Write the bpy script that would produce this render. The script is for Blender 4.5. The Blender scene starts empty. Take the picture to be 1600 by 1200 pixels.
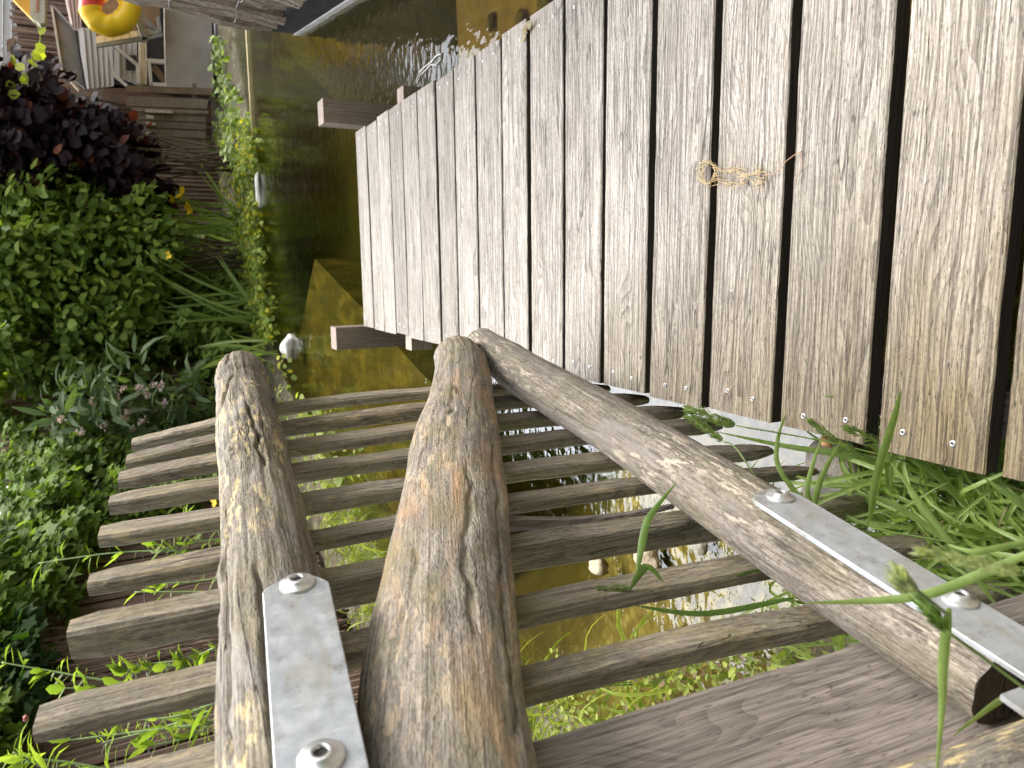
import bpy, math, random
import numpy as np
from mathutils import Vector, Matrix, noise
C = bpy.context.scene
COL = C.collection
rng = np.random.default_rng(7)
random.seed(7)
V = lambda *a: np.array(a, float)
unit = lambda v: np.asarray(v, float) / np.linalg.norm(v)

# ---------------------------------------------------------------- camera geometry (solved from the photo's vanishing points)
F = 1109.0
H = 0.9                                                   # eye above the dock boards (dock top is z = 0)
_Y = unit([174, -580, 1109.]); _X = np.array([6761, -65, -1109.]); _X = unit(_X - _Y * (_X @ _Y))
_Z = np.cross(_X, _Y); _Z = -_Z if _Z[1] > 0 else _Z
EYE = V(0, 0, H)
def to_world(c): return np.array([c @ _X, c @ _Y, c @ _Z])
def ray(x, y): return to_world(np.array([600. - y, x - 800., F])) / F
def on_z(x, y, z):
    r = ray(x, y); return EYE + r * ((z - H) / r[2])
def on_y(x, y, Y):
    r = ray(x, y); return EYE + r * (Y / r[1])
def at_depth(x, y, d): return EYE + ray(x, y) * d

# ---------------------------------------------------------------- object helpers
def prop(o, label=None, cat=None, group=None, kind=None):
    if label: o['label'] = label
    if cat: o['category'] = cat
    if group: o['group'] = group
    if kind: o['kind'] = kind
    return o
def empty(name, loc, label, cat, group=None):
    o = bpy.data.objects.new(name, None); COL.objects.link(o)
    o.location = Vector(loc); o.empty_display_size = .1
    return prop(o, label, cat, group)
def adopt(o, parent):
    o.parent = parent
    o.matrix_parent_inverse = PINV[parent.name] if parent.name in PINV else Matrix.Translation(-Vector(parent.location))
    return o
PINV = {}
def mk(name, verts, faces, m, parent=None, smooth=False, mw=None, cols=None, uv=None):
    """one mesh object from WORLD-space vertices; mw = its own frame (grain runs along local X)"""
    verts = np.asarray(verts, float)
    if mw is not None:
        inv = np.array(mw.inverted()); verts = verts @ inv[:3, :3].T + inv[:3, 3]
    me = bpy.data.meshes.new(name)
    if isinstance(faces, np.ndarray):
        nf, k = faces.shape
        me.vertices.add(len(verts)); me.vertices.foreach_set('co', verts.ravel())
        me.loops.add(nf * k); me.loops.foreach_set('vertex_index', faces.ravel().astype(np.int32))
        me.polygons.add(nf); me.polygons.foreach_set('loop_start', np.arange(0, nf * k, k, dtype=np.int32))
        me.update(calc_edges=True); me.validate()
    else:
        me.from_pydata([tuple(v) for v in verts], [], faces)
    if cols is not None:
        a = me.color_attributes.new('tint', 'FLOAT_COLOR', 'POINT')
        a.data.foreach_set('color', np.asarray(cols, np.float32).ravel())
    if smooth: me.polygons.foreach_set('use_smooth', [True] * len(me.polygons))
    me.update()
    if m: me.materials.append(m)
    o = bpy.data.objects.new(name, me); COL.objects.link(o)
    if parent is not None:
        o.parent = parent
        w = W(parent)
        o.matrix_parent_inverse = Matrix.Identity(4)
        o.matrix_basis = w.inverted() @ (mw if mw is not None else Matrix.Identity(4))
    elif mw is not None:
        o.matrix_world = mw
    return o
def W(o):
    m = o.matrix_basis.copy()
    while o.parent is not None:
        o = o.parent; m = o.matrix_basis @ m
    return m
def frame(o, x, up):
    x = unit(x); z = unit(np.asarray(up) - x * (np.asarray(up) @ x)); y = np.cross(z, x)
    m = Matrix.Identity(4)
    for i in range(3): m[i][0], m[i][1], m[i][2], m[i][3] = x[i], y[i], z[i], o[i]
    return m
class MB:
    def __init__(s): s.v = []; s.f = []
    def add(s, v, f):
        k = len(s.v); s.v += [tuple(p) for p in v]; s.f += [tuple(i + k for i in q) for q in f]
    def box(s, o, ax, ay, az, lo, hi):
        """box in the frame (o; ax, ay, az) from lo to hi"""
        pts = [np.asarray(o) + np.asarray(ax) * (hi[0] if i & 1 else lo[0]) + np.asarray(ay) * (hi[1] if i & 2 else lo[1]) + np.asarray(az) * (hi[2] if i & 4 else lo[2]) for i in range(8)]
        s.add(pts, [(0, 2, 3, 1), (4, 5, 7, 6), (0, 1, 5, 4), (2, 6, 7, 3), (0, 4, 6, 2), (1, 3, 7, 5)])
    def tube(s, path, rad, n=8, caps=True):
        path = [np.asarray(p, float) for p in path]; m = len(path)
        rad = [rad] * m if np.isscalar(rad) else rad
        ref = V(.31, .2, .93); vs = []; fs = []
        for i, p in enumerate(path):
            d = unit(path[min(i + 1, m - 1)] - path[max(i - 1, 0)] + 1e-9)
            a = np.cross(d, ref); a = unit(a if np.linalg.norm(a) > 1e-3 else np.cross(d, V(1, 0, 0))); b = np.cross(d, a)
            vs += [p + (a * math.cos(2 * math.pi * k / n) + b * math.sin(2 * math.pi * k / n)) * rad[i] for k in range(n)]
        for i in range(m - 1):
            for k in range(n):
                fs.append((i * n + k, i * n + (k + 1) % n, (i + 1) * n + (k + 1) % n, (i + 1) * n + k))
        if caps: fs += [tuple(range(n - 1, -1, -1)), tuple(range((m - 1) * n, m * n))]
        s.add(vs, fs)
    def prism(s, poly, d):
        """polygon (world points) extruded by the vector d"""
        n = len(poly); d = np.asarray(d)
        s.add(list(poly) + [np.asarray(p) + d for p in poly], [tuple(range(n)), tuple(range(2 * n - 1, n - 1, -1))] + [(i, i + n, (i + 1) % n + n, (i + 1) % n) for i in range(n)])
    def obj(s, name, m, parent=None, smooth=False, mw=None):
        return mk(name, s.v, s.f, m, parent, smooth, mw)

# ---------------------------------------------------------------- materials
class N:
    def __init__(s, name):
        s.m = bpy.data.materials.new(name); s.m.use_nodes = True
        s.t = s.m.node_tree; s.t.nodes.clear()
        s.out = s.n('ShaderNodeOutputMaterial'); s.b = s.n('ShaderNodeBsdfPrincipled')
        s.l(s.b.outputs[0], s.out.inputs[0])
    def n(s, k, **kw):
        x = s.t.nodes.new(k)
        for a, b in kw.items(): setattr(x, a, b)
        return x
    def l(s, a, b): s.t.links.new(a, b)
    def val(s, sock, v):
        if hasattr(v, 'is_output'): s.l(v, sock)
        elif isinstance(v, (tuple, list)) and sock.type == 'RGBA' and len(v) == 3: sock.default_value = (*v, 1)
        else: sock.default_value = v
    def math(s, op, a, b=0., c=None, clamp=False):
        x = s.n('ShaderNodeMath', operation=op, use_clamp=clamp); s.val(x.inputs[0], a); s.val(x.inputs[1], b)
        if c is not None: s.val(x.inputs[2], c)
        return x.outputs[0]
    def vmath(s, op, a, b=(0, 0, 0)):
        x = s.n('ShaderNodeVectorMath', operation=op); s.val(x.inputs[0], a); s.val(x.inputs[1], b); return x.outputs[0]
    def mapping(s, v, scale=(1, 1, 1), loc=(0, 0, 0)):
        x = s.n('ShaderNodeMapping'); s.l(v, x.inputs[0]); x.inputs['Scale'].default_value = scale; x.inputs['Location'].default_value = loc
        return x.outputs[0]
    def noise(s, v, scale, detail=3, rough=.6, dist=0.):
        x = s.n('ShaderNodeTexNoise'); s.l(v, x.inputs['Vector']); x.inputs['Scale'].default_value = scale
        x.inputs['Detail'].default_value = detail; x.inputs['Roughness'].default_value = rough; x.inputs['Distortion'].default_value = dist
        return x.outputs['Fac']
    def ramp(s, v, lo, hi, a=0., b=1.):
        x = s.n('ShaderNodeMapRange'); x.clamp = True; s.val(x.inputs[0], v)
        for i, q in enumerate((lo, hi, a, b)): x.inputs[i + 1].default_value = q
        return x.outputs[0]
    def mix(s, f, a, b, mode='MIX'):
        x = s.n('ShaderNodeMix', data_type='RGBA', blend_type=mode); s.val(x.inputs[0], f); s.val(x.inputs[6], a); s.val(x.inputs[7], b); return x.outputs[2]
    def bump(s, h, strength, dist):
        x = s.n('ShaderNodeBump'); s.l(h, x.inputs['Height']); x.inputs['Strength'].default_value = strength; x.inputs['Distance'].default_value = dist
        s.l(x.outputs[0], s.b.inputs['Normal'])
    def set(s, **kw):
        for k, v in kw.items(): s.val(s.b.inputs[k.replace('_', ' ')], v)
        return s
    def objco(s, rnd=True):
        tc = s.n('ShaderNodeTexCoord'); v = tc.outputs['Object']
        if rnd:
            oi = s.n('ShaderNodeObjectInfo'); s.rnd = oi.outputs['Random']
            cx = s.n('ShaderNodeCombineXYZ')
            s.l(s.math('MULTIPLY', s.rnd, 31.7), cx.inputs[0]); s.l(s.math('MULTIPLY', s.math('FRACT', s.math('MULTIPLY', s.rnd, 17.3)), .16), cx.inputs[1])
            s.l(s.math('MULTIPLY_ADD', s.math('FRACT', s.math('MULTIPLY', s.rnd, 43.1)), .06, .02), cx.inputs[2])
            v = s.vmath('ADD', v, cx.outputs[0])
        return v
    def pos(s): return s.n('ShaderNodeNewGeometry').outputs['Position']

def wood(name, light, mid, dark, ring=.007, rings=.5, fibre=1., rough=.7, moss=0., mosscol=(.13, .12, .04), flake=0., flakecol=(.5, .42, .26), patch=None, speck=.5, bumpd=.0015, edge=None, knots=1., checks=0., mottle=0.):
    s = N(name); co = s.objco()
    # knots: sparse cells stretched along the grain
    vk = s.n('ShaderNodeTexVoronoi'); s.l(s.mapping(co, (2.6, 6.5, .6)), vk.inputs['Vector']); vk.inputs['Scale'].default_value = 1.; vk.inputs['Randomness'].default_value = 1
    kc = s.n('ShaderNodeSeparateColor'); s.l(vk.outputs['Color'], kc.inputs[0]); kd = s.math('ADD', vk.outputs['Distance'], s.math('LESS_THAN', kc.outputs[0], .35)); swirl = s.ramp(kd, .0, .45, .05 * knots, 0)
    lo = s.noise(s.mapping(co, (1.2, 5, 5)), 1.6, 2)
    warp = s.n('ShaderNodeCombineXYZ')
    s.l(s.math('ADD', s.math('MULTIPLY', lo, .10), swirl), warp.inputs[1]); s.l(s.math('MULTIPLY', lo, .06), warp.inputs[2])
    sep = s.vmath('ADD', co, warp.outputs[0])
    w = s.n('ShaderNodeTexWave', wave_type='RINGS', rings_direction='X', wave_profile='SAW')
    s.l(sep, w.inputs['Vector']); w.inputs['Scale'].default_value = 2 * math.pi / (20 * ring)
    w.inputs['Distortion'].default_value = 1.6; w.inputs['Detail'].default_value = 3; w.inputs['Detail Scale'].default_value = .03
    rg = s.math('POWER', w.outputs['Fac'], 1.6)
    fb = s.noise(s.mapping(co, (9, 520, 520)), 1., 3, .7)
    fb2 = s.noise(s.mapping(co, (3.2, 230, 230)), 1., 3, .6)
    pt = s.noise(s.mapping(co, (6, 17, 17)), 1., 6, .7)
    sp = s.noise(s.mapping(co, (60, 330, 330)), 1., 2, .6)
    f = s.math('ADD', s.math('MULTIPLY', s.math('SUBTRACT', fb, .5), 1.5 * fibre), s.math('MULTIPLY', s.math('SUBTRACT', fb2, .5), 1.3 * fibre))
    f = s.math('ADD', f, s.math('MULTIPLY', s.math('SUBTRACT', pt, .5), .6))
    f = s.math('SUBTRACT', f, s.math('MULTIPLY', s.math('SUBTRACT', rg, .3), rings))
    f = s.math('ADD', f, .5, clamp=True)
    c = s.mix(s.ramp(f, .0, .5), dark, mid); c = s.mix(s.ramp(f, .45, .95), c, light)
    c = s.mix(s.math('MULTIPLY', s.ramp(sp, .62, .70), speck), c, tuple(q * .35 for q in dark))
    c = s.mix(s.ramp(kd, .03, .075, .8, 0), c, tuple(q * .6 for q in dark))
    c = s.mix(s.ramp(kd, .06, .20, .35, 0), c, tuple(q * 1.3 for q in dark))
    if mottle:                                            # fine weathered pitting
        mo = s.noise(s.mapping(co, (130, 300, 300)), 1., 3, .7); mo2 = s.noise(s.mapping(co, (15, 34, 34), (2, 7, 1)), 1., 6, .75)
        c = s.mix(s.math('MULTIPLY', s.ramp(mo, .36, .50, 1, 0), mottle), c, dark); c = s.mix(s.math('MULTIPLY', s.ramp(mo, .55, .68), mottle * .7), c, light)
        c = s.mix(s.math('MULTIPLY', s.ramp(mo2, .40, .56, 1, 0), mottle * .55), c, tuple(q * .8 for q in dark))
    # per-piece tone
    c = s.mix(1., c, s.mix(s.rnd, (.76, .74, .715), (1.16, 1.16, 1.17)), 'MULTIPLY')
    if patch:
        c = s.mix(s.ramp(s.noise(s.mapping(co, (4, 16, 16)), 1.1, 3, .6, .6), .54, .70, 0, .8), c, patch)
    if moss:
        mz = s.noise(s.mapping(co, (7, 18, 18)), 1.3, 5, .7)
        c = s.mix(s.math('MULTIPLY', s.ramp(mz, .46, .66), moss), c, mosscol)
    if flake:
        fl = s.noise(s.mapping(co, (26, 90, 90), (3, 1, 2)), 1., 4, .7); fa = s.noise(s.mapping(co, (3, 9, 9), (9, 4, 1)), 1.3, 2)
        c = s.mix(s.math('MULTIPLY', s.math('MULTIPLY', s.ramp(fl, .52, .60), s.ramp(fa, .42, .60)), flake), c, flakecol)
    ck = None
    if checks:                                            # long drying cracks
        cn = s.noise(s.mapping(co, (2.6, 34, 34)), 1., 3, .55, .3); cm = s.noise(s.mapping(co, (4, 11, 11), (5, 5, 2)), 1., 2)
        ck = s.math('MULTIPLY', s.ramp(s.math('ABSOLUTE', s.math('SUBTRACT', cn, .5)), .003, .010, 1, 0), s.ramp(cm, .48, .58))
        c = s.mix(s.math('MULTIPLY', ck, checks), c, (.018, .014, .011))
    if edge:                                              # algae staining that creeps over the boards from the bank side
        sx = s.n('ShaderNodeSeparateXYZ'); s.l(s.pos(), sx.inputs[0])
        g = s.math('ADD', s.math('MULTIPLY', sx.outputs[0], -1.15), s.math('MULTIPLY', sx.outputs[1], -.75))
        g = s.math('ADD', g, s.math('MULTIPLY', s.math('SUBTRACT', pt, .5), 1.3))
        c = s.mix(s.ramp(g, -1.0, -.05, 0, .95), c, s.mix(1., c, edge, 'MULTIPLY'))
    s.set(Base_Color=c, Roughness=s.ramp(f, 0, 1, min(1, rough + .12), rough - .06))
    h = s.math('ADD', s.math('MULTIPLY', fb, .5), s.math('ADD', s.math('MULTIPLY', fb2, .5), s.math('MULTIPLY', rg, -.35 * rings)))
    h = s.math('SUBTRACT', h, s.math('MULTIPLY', s.ramp(sp, .6, .7), .35))
    if mottle: h = s.math('ADD', h, s.math('MULTIPLY', mo, .9))
    if ck: h = s.math('SUBTRACT', h, s.math('MULTIPLY', ck, 1.4))
    s.bump(h, .8, bumpd)
    return s.m

def stone_mat(name, a, b):
    s = N(name); co = s.objco(); f = s.noise(co, 22, 6, .7); g = s.noise(co, 70, 4, .7); sx = s.n('ShaderNodeSeparateXYZ'); s.l(s.pos(), sx.inputs[0])
    c = s.mix(s.ramp(f, .3, .7), a, b); c = s.mix(s.ramp(g, .55, .66, 0, .5), c, tuple(q * .35 for q in a))
    c = s.mix(s.math('MULTIPLY', s.ramp(s.math('ADD', sx.outputs[2], s.math('MULTIPLY', f, .05)), -.28, -.24, 1, 0), .6), c, (.12, .11, .04))   # algae line where the water stands
    s.set(Base_Color=c, Roughness=.85); s.bump(s.math('ADD', f, s.math('MULTIPLY', g, .5)), .9, .008); return s.m
def plain(name, a, b, scale=20, rough=.6, metal=0., bumpd=0., spec=.5, stretch=(1, 1, 1)):
    s = N(name); co = s.mapping(s.objco(), stretch); f = s.noise(co, scale, 5, .65)
    s.set(Base_Color=s.mix(s.ramp(f, .3, .7), a, b), Roughness=rough, Metallic=metal); s.b.inputs['Specular IOR Level'].default_value = spec
    if bumpd: s.bump(f, .7, bumpd)
    return s.m

M = {}
M['deck'] = wood('weathered_decking', (.50, .463, .415), (.305, .272, .232), (.095, .077, .06), ring=.0062, rings=.5, fibre=1.75, mottle=.42, rough=.48, speck=.9, moss=.28, mosscol=(.20, .17, .12), checks=.7, edge=(.49, .41, .22), bumpd=.0016)
M['log'] = wood('grey_brown_log', (.36, .322, .27), (.20, .174, .142), (.06, .051, .041), mottle=.6, ring=.011, rings=.03, fibre=1.05, knots=.35, checks=.9, rough=.8, moss=.35, mosscol=(.17, .14, .06), flake=.85, flakecol=(.62, .49, .24), patch=(.3, .28, .265), bumpd=.003)
M['brace'] = wood('brace_log', (.39, .35, .30), (.225, .197, .166), (.075, .062, .05), mottle=.6, ring=.011, rings=.03, fibre=1., knots=.35, checks=.8, rough=.75, moss=.55, mosscol=(.19, .165, .065), flake=.42, flakecol=(.62, .47, .3), patch=(.44, .255, .145), bumpd=.003)
M['lowlog'] = wood('pale_flaked_log', (.40, .36, .31), (.215, .187, .155), (.07, .059, .048), mottle=.7, ring=.011, rings=.02, fibre=1.1, knots=.3, checks=.6, rough=.8, moss=.3, mosscol=(.16, .14, .06), flake=.9, flakecol=(.55, .47, .38), patch=(.21, .185, .175), bumpd=.002)
M['picket'] = wood('picket_wood', (.40, .355, .29), (.24, .205, .16), (.08, .066, .049), ring=.006, rings=.25, rough=.75, mottle=.35, checks=.6, moss=.5, mosscol=(.20, .175, .075), flake=.45, flakecol=(.5, .4, .23))
M['stile'] = wood('brown_stile', (.275, .235, .205), (.165, .14, .12), (.07, .058, .05), ring=.008, rings=.25, rough=.7)
M['post'] = wood('mooring_post_wood', (.46, .39, .34), (.31, .25, .205), (.17, .13, .10), ring=.006, rings=.4, rough=.7)
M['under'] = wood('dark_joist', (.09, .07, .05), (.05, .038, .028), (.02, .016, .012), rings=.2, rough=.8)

def galv():
    s = N('galvanised_steel'); co = s.objco()
    a = s.noise(co, 60, 5, .6); b = s.noise(s.mapping(co, (12, 30, 30)), 1, 4, .6, .4)
    v = s.n('ShaderNodeTexVoronoi'); s.l(co, v.inputs['Vector']); v.inputs['Scale'].default_value = 150
    c = s.mix(s.ramp(a, .3, .7), (.30, .325, .36), (.45, .475, .51)); c = s.mix(s.ramp(v.outputs['Color'], 0, 1, 0, .25), c, (.66, .67, .7))
    c = s.mix(s.ramp(b, .50, .68, 0, .7), c, (.34, .325, .27))
    sc_ = s.noise(s.mapping(co, (420, 30, 30), (1, 2, 3)), 1, 2); c = s.mix(s.ramp(sc_, .66, .72, 0, .5), c, (.72, .74, .77))
    ds = s.noise(s.mapping(co, (25, 25, 25), (4, 4, 4)), 1, 5, .7); c = s.mix(s.ramp(ds, .56, .68, 0, .75), c, (.20, .16, .12))
    s.set(Base_Color=c, Metallic=.55, Roughness=s.ramp(a, .2, .8, .38, .6)); s.bump(a, .35, .0006)
    return s.m
M['galv'] = galv()
M['screw'] = plain('bright_screw_steel', (.5, .5, .5), (.68, .68, .68), 200, .32, .8)
M['hole'] = plain('screw_recess', (.02, .018, .015), (.05, .045, .04), 100, .8)
M['dgrain'] = wood('end_grain_dark', (.15, .12, .09), (.085, .067, .05), (.03, .024, .018), ring=.004, rings=.6, rough=.9)

def leafmat(name, trans=.35, rough=.42, spec=.5, tcol=(1.5, 1.6, .55)):
    s = N(name); a = s.n('ShaderNodeAttribute', attribute_name='tint'); c = a.outputs['Color']
    co = s.n('ShaderNodeTexCoord').outputs['Object']
    c = s.mix(s.ramp(s.noise(co, 90, 2), .3, .7), c, s.mix(1., c, (.72, .78, .7), 'MULTIPLY'))
    s.set(Base_Color=c, Roughness=rough); s.b.inputs['Specular IOR Level'].default_value = spec
    t = s.n('ShaderNodeBsdfTranslucent'); s.l(s.mix(1., c, tcol, 'MULTIPLY'), t.inputs[0])
    mx = s.n('ShaderNodeMixShader'); mx.inputs[0].default_value = trans
    s.l(s.b.outputs[0], mx.inputs[1]); s.l(t.outputs[0], mx.inputs[2]); s.l(mx.outputs[0], s.out.inputs[0])
    return s.m
M['leaf'] = leafmat('leaf', .45, .55, .18); M['purple'] = leafmat('purple_leaf', .22, .6, .15, (1.8, .7, .5)); M['grass'] = leafmat('grass_blade', .45, .4, .5, (1.4, 1.45, .7))
M['petal'] = leafmat('petal', .4, .6, .3, (1.2, 1.1, .8))
M['stem'] = plain('woody_stem', (.07, .05, .03), (.14, .1, .06), 40, .8)

# ---------------------------------------------------------------- camera, sky, sun
def setup():
    cam = bpy.data.cameras.new('camera'); co = bpy.data.objects.new('camera', cam); COL.objects.link(co)
    right, down, fwd = to_world(V(1, 0, 0)), to_world(V(0, 1, 0)), to_world(V(0, 0, 1))
    m = Matrix.Identity(4)                                # the phone was held sideways: picture right = world down
    for i in range(3): m[i][0], m[i][1], m[i][2], m[i][3] = down[i], right[i], -fwd[i], EYE[i]
    co.matrix_world = m
    cam.sensor_width = 9.8; cam.lens = 9.8 * F / 1600; cam.clip_start = .01; cam.clip_end = 2000
    cam.dof.use_dof = True; cam.dof.focus_distance = 1.25; cam.dof.aperture_fstop = 2.4
    C.camera = co
    w = bpy.data.worlds.new('World'); C.world = w; w.use_nodes = True; t = w.node_tree; t.nodes.clear()
    el, az = math.radians(SUN[0]), math.radians(SUN[1])  # az: to the right of +Y
    sky = t.nodes.new('ShaderNodeTexSky'); sky.sky_type = 'NISHITA'; sky.sun_disc = False
    sky.sun_elevation = el; sky.sun_rotation = az; sky.dust_density = 3; sky.air_density = 1.0; sky.ozone_density = 1
    tc = t.nodes.new('ShaderNodeTexCoord'); nz = t.nodes.new('ShaderNodeTexNoise'); nz.inputs['Scale'].default_value = 2.2; nz.inputs['Detail'].default_value = 6
    mp = t.nodes.new('ShaderNodeMapping'); mp.inputs['Scale'].default_value = (1, 1, 2.4); t.links.new(tc.outputs['Generated'], mp.inputs[0]); t.links.new(mp.outputs[0], nz.inputs['Vector'])
    mr = t.nodes.new('ShaderNodeMapRange'); t.links.new(nz.outputs['Fac'], mr.inputs[0]); mr.inputs[1].default_value = .3; mr.inputs[2].default_value = .6; mr.inputs[3].default_value = .55; mr.inputs[4].default_value = 1
    hsv = t.nodes.new('ShaderNodeHueSaturation'); hsv.inputs['Saturation'].default_value = .12; hsv.inputs['Value'].default_value = 1.5
    t.links.new(sky.outputs[0], hsv.inputs['Color'])
    mx = t.nodes.new('ShaderNodeMix'); mx.data_type = 'RGBA'; t.links.new(mr.outputs[0], mx.inputs[0]); t.links.new(sky.outputs[0], mx.inputs[6]); t.links.new(hsv.outputs[0], mx.inputs[7])
    nv = t.nodes.new('ShaderNodeVectorMath'); nv.operation = 'NORMALIZE'; t.links.new(tc.outputs['Generated'], nv.inputs[0])
    dt = t.nodes.new('ShaderNodeVectorMath'); dt.operation = 'DOT_PRODUCT'; t.links.new(nv.outputs[0], dt.inputs[0])
    ce, ca = math.radians(46), math.radians(-20); dt.inputs[1].default_value = (math.sin(ca) * math.cos(ce), math.cos(ca) * math.cos(ce), math.sin(ce))
    cr = t.nodes.new('ShaderNodeMapRange'); cr.interpolation_type = 'SMOOTHSTEP'; t.links.new(dt.outputs['Value'], cr.inputs[0]); cr.inputs[1].default_value = math.cos(math.radians(32)); cr.inputs[2].default_value = math.cos(math.radians(8)); cr.inputs[3].default_value = 0; cr.inputs[4].default_value = 3.6
    cm = t.nodes.new('ShaderNodeMath'); cm.operation = 'MULTIPLY_ADD'; t.links.new(cr.outputs[0], cm.inputs[0]); t.links.new(mr.outputs[0], cm.inputs[1]); cm.inputs[2].default_value = 1
    gl = t.nodes.new('ShaderNodeVectorMath'); gl.operation = 'SCALE'; t.links.new(mx.outputs[2], gl.inputs[0]); t.links.new(cm.outputs[0], gl.inputs['Scale'])   # sunlit cloud, brightest up ahead on the left
    bg = t.nodes.new('ShaderNodeBackground'); bg.inputs[1].default_value = SKY; t.links.new(gl.outputs[0], bg.inputs[0])
    out = t.nodes.new('ShaderNodeOutputWorld'); t.links.new(bg.outputs[0], out.inputs[0])
    sl = bpy.data.lights.new('sun', 'SUN'); sl.energy = SUN[2]; sl.angle = math.radians(SUN[3]); sl.color = (1, .94, .84)
    so = bpy.data.objects.new('sun', sl); COL.objects.link(so)
    d = Vector((math.sin(az) * math.cos(el), math.cos(az) * math.cos(el), math.sin(el)))
    so.rotation_euler = d.to_track_quat('Z', 'Y').to_euler(); so.location = d * 30
    v = C.view_settings; v.view_transform = 'Standard'; v.look = 'None'; v.exposure = EXPO; v.gamma = 1; v.use_curve_mapping = False
    cy = C.cycles; cy.use_denoising = True; cy.max_bounces = 8; cy.transparent_max_bounces = 12; cy.caustics_reflective = False; cy.caustics_refractive = False
    cy.sample_clamp_indirect = 6
SUN = (54, 52, 2.1, 30); SKY = .15; EXPO = 1.13
setup()

# ================================================================ DOCK
EX, EY, EZ = V(1, 0, 0), V(0, 1, 0), V(0, 0, 1)
dock = empty('wooden_dock', (.18, 0, -.28), 'weathered grey plank dock running out over the pond', 'dock')
seams = [3.251, 3.088, 2.931, 2.773, 2.618, 2.452, 2.280, 2.127, 1.963, 1.796, 1.646, 1.473, 1.307, 1.145, .977, .811, .638, .473, .308, .143, -.02]
gaps = [0, .005, .008, .008, .009, .010, .012, .010, .013, .012, .015, .016, .016, .0165, .0175, .019, .022, .020, .018, .018, .018]
def screw(parent, p, nrm, r, name='screw', rim=False):
    nrm = unit(nrm); a = unit(np.cross(nrm, V(.3, .5, .81))); b = np.cross(nrm, a); n = 14
    ring = lambda rr, h: [p + nrm * h + (a * math.cos(2 * math.pi * k / n) + b * math.sin(2 * math.pi * k / n)) * rr for k in range(n)]
    mb = MB(); vs = []; fs = []
    prof = [(r, -.003), (r, .0006), (r * .72, .0016), (r * .45, .0017), (r * .40, .0004)] if not rim else \
           [(r, -.001), (r, .0016), (r * .93, .0026), (r * .62, .0032), (r * .52, .0062), (r * .34, .0078), (r * .30, .0045)]
    for rr, hh in prof: vs += ring(rr, hh)
    for i in range(len(prof) - 1):
        for k in range(n): fs.append((i * n + k, i * n + (k + 1) % n, (i + 1) * n + (k + 1) % n, (i + 1) * n + k))
    mb.add(vs, fs); o = mb.obj(name, M['screw'], parent, True)
    # star recess
    hh = prof[-1][1] + .0001; hb = MB()
    st = [p + nrm * hh + (a * math.cos(math.pi * k / 6) + b * math.sin(math.pi * k / 6)) * (prof[-1][0] * (1.02 if k % 2 == 0 else .8)) for k in range(12)]
    n0 = len(mb.v); me = o.data                              # the star recess is a second material on the same head
    me.clear_geometry(); mb.add([p + nrm * hh] + st, [(0, k + 1, (k + 1) % 12 + 1) for k in range(12)])
    inv = W(o).inverted() if parent is None else Matrix.Identity(4)
    me.from_pydata([tuple(v) for v in mb.v], [], mb.f)
    me.materials.append(M['hole'])
    for q in range(len(me.polygons)): me.polygons[q].use_smooth = True; me.polygons[q].material_index = 1 if q >= len(mb.f) - 12 else 0
    return o
def board(i, y0, y1, z=0.):
    """one deck board: grain along X, eased edges, sawn and slightly frayed ends"""
    xl, xr = -.256 + rng.normal(0, .003), .608 + rng.normal(0, .003)
    T = .028; e = .0022; ns = 48
    tilt = rng.normal(0, .0012); bow = rng.normal(0, .0015)
    vs = []; fs = []
    ph = rng.uniform(0, 99)
    for k in range(ns + 1):
        u = k / ns; x = xl + (xr - xl) * u
        j0 = noise.noise(Vector((x * 9, ph, 0))) * .0016 + noise.noise(Vector((x * 45, ph, 5))) * .0006
        j1 = noise.noise(Vector((x * 9, ph, 9))) * .0016 + noise.noise(Vector((x * 45, ph, 15))) * .0006
        a, b = y0 + j0, y1 + j1
        zz = z + bow * math.sin(math.pi * u)
        for (yy, dz) in ((a, -T), (a, -e), (a + e, 0), (b - e, tilt), (b, tilt - e), (b, -T)):
            fr = 0
            if k in (0, ns): fr = (noise.noise(Vector((yy * 80, ph, 3))) * .003)
            vs.append((x + fr, yy, zz + dz))
    for k in range(ns):
        for q in range(6): fs.append((k * 6 + q, k * 6 + (q + 1) % 6, (k + 1) * 6 + (q + 1) % 6, (k + 1) * 6 + q))
    fs += [tuple(range(6)), tuple(ns * 6 + q for q in range(5, -1, -1))]
    o = mk('deck_board', vs, fs, M['deck'], dock, False, frame(V((xl + xr) / 2, (y0 + y1) / 2, z), EX, EZ)); o.data.materials.append(M['under'])   # sawn sides dark, damp, never bleached; gap shade painted into the colour too
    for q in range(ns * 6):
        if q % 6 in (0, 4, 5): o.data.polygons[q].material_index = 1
    for sx in (xl + .032 + rng.normal(0, .003), xr - .034 + rng.normal(0, .003)):
        for t in (.27, .72):
            if i > 17: continue
            screw(o, V(sx + rng.normal(0, .003), y0 + (y1 - y0) * (t + rng.normal(0, .03)), z + tilt * t + .0002), EZ, .0046)
for i in range(len(seams) - 1):
    board(i, seams[i + 1] + gaps[i + 1] / 2, seams[i] - gaps[i] / 2, rng.normal(0, .001))
for x0 in (-.215, .15, .515):
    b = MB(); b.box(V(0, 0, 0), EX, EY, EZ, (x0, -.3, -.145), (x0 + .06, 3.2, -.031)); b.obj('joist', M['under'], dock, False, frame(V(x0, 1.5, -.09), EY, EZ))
for x0, yy in ((-.262, 3.335), (.668, 3.365)):
    b = MB(); s = .052
    b.box(V(x0 - (.05 if x0 < 0 else -.035), yy, 0), EX, EY, EZ, (-s, -s, -1.2), (s, s, .122))
    b.obj('mooring_post', M['post'], dock, False, frame(V(x0, yy, 0), EZ, EY))
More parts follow.
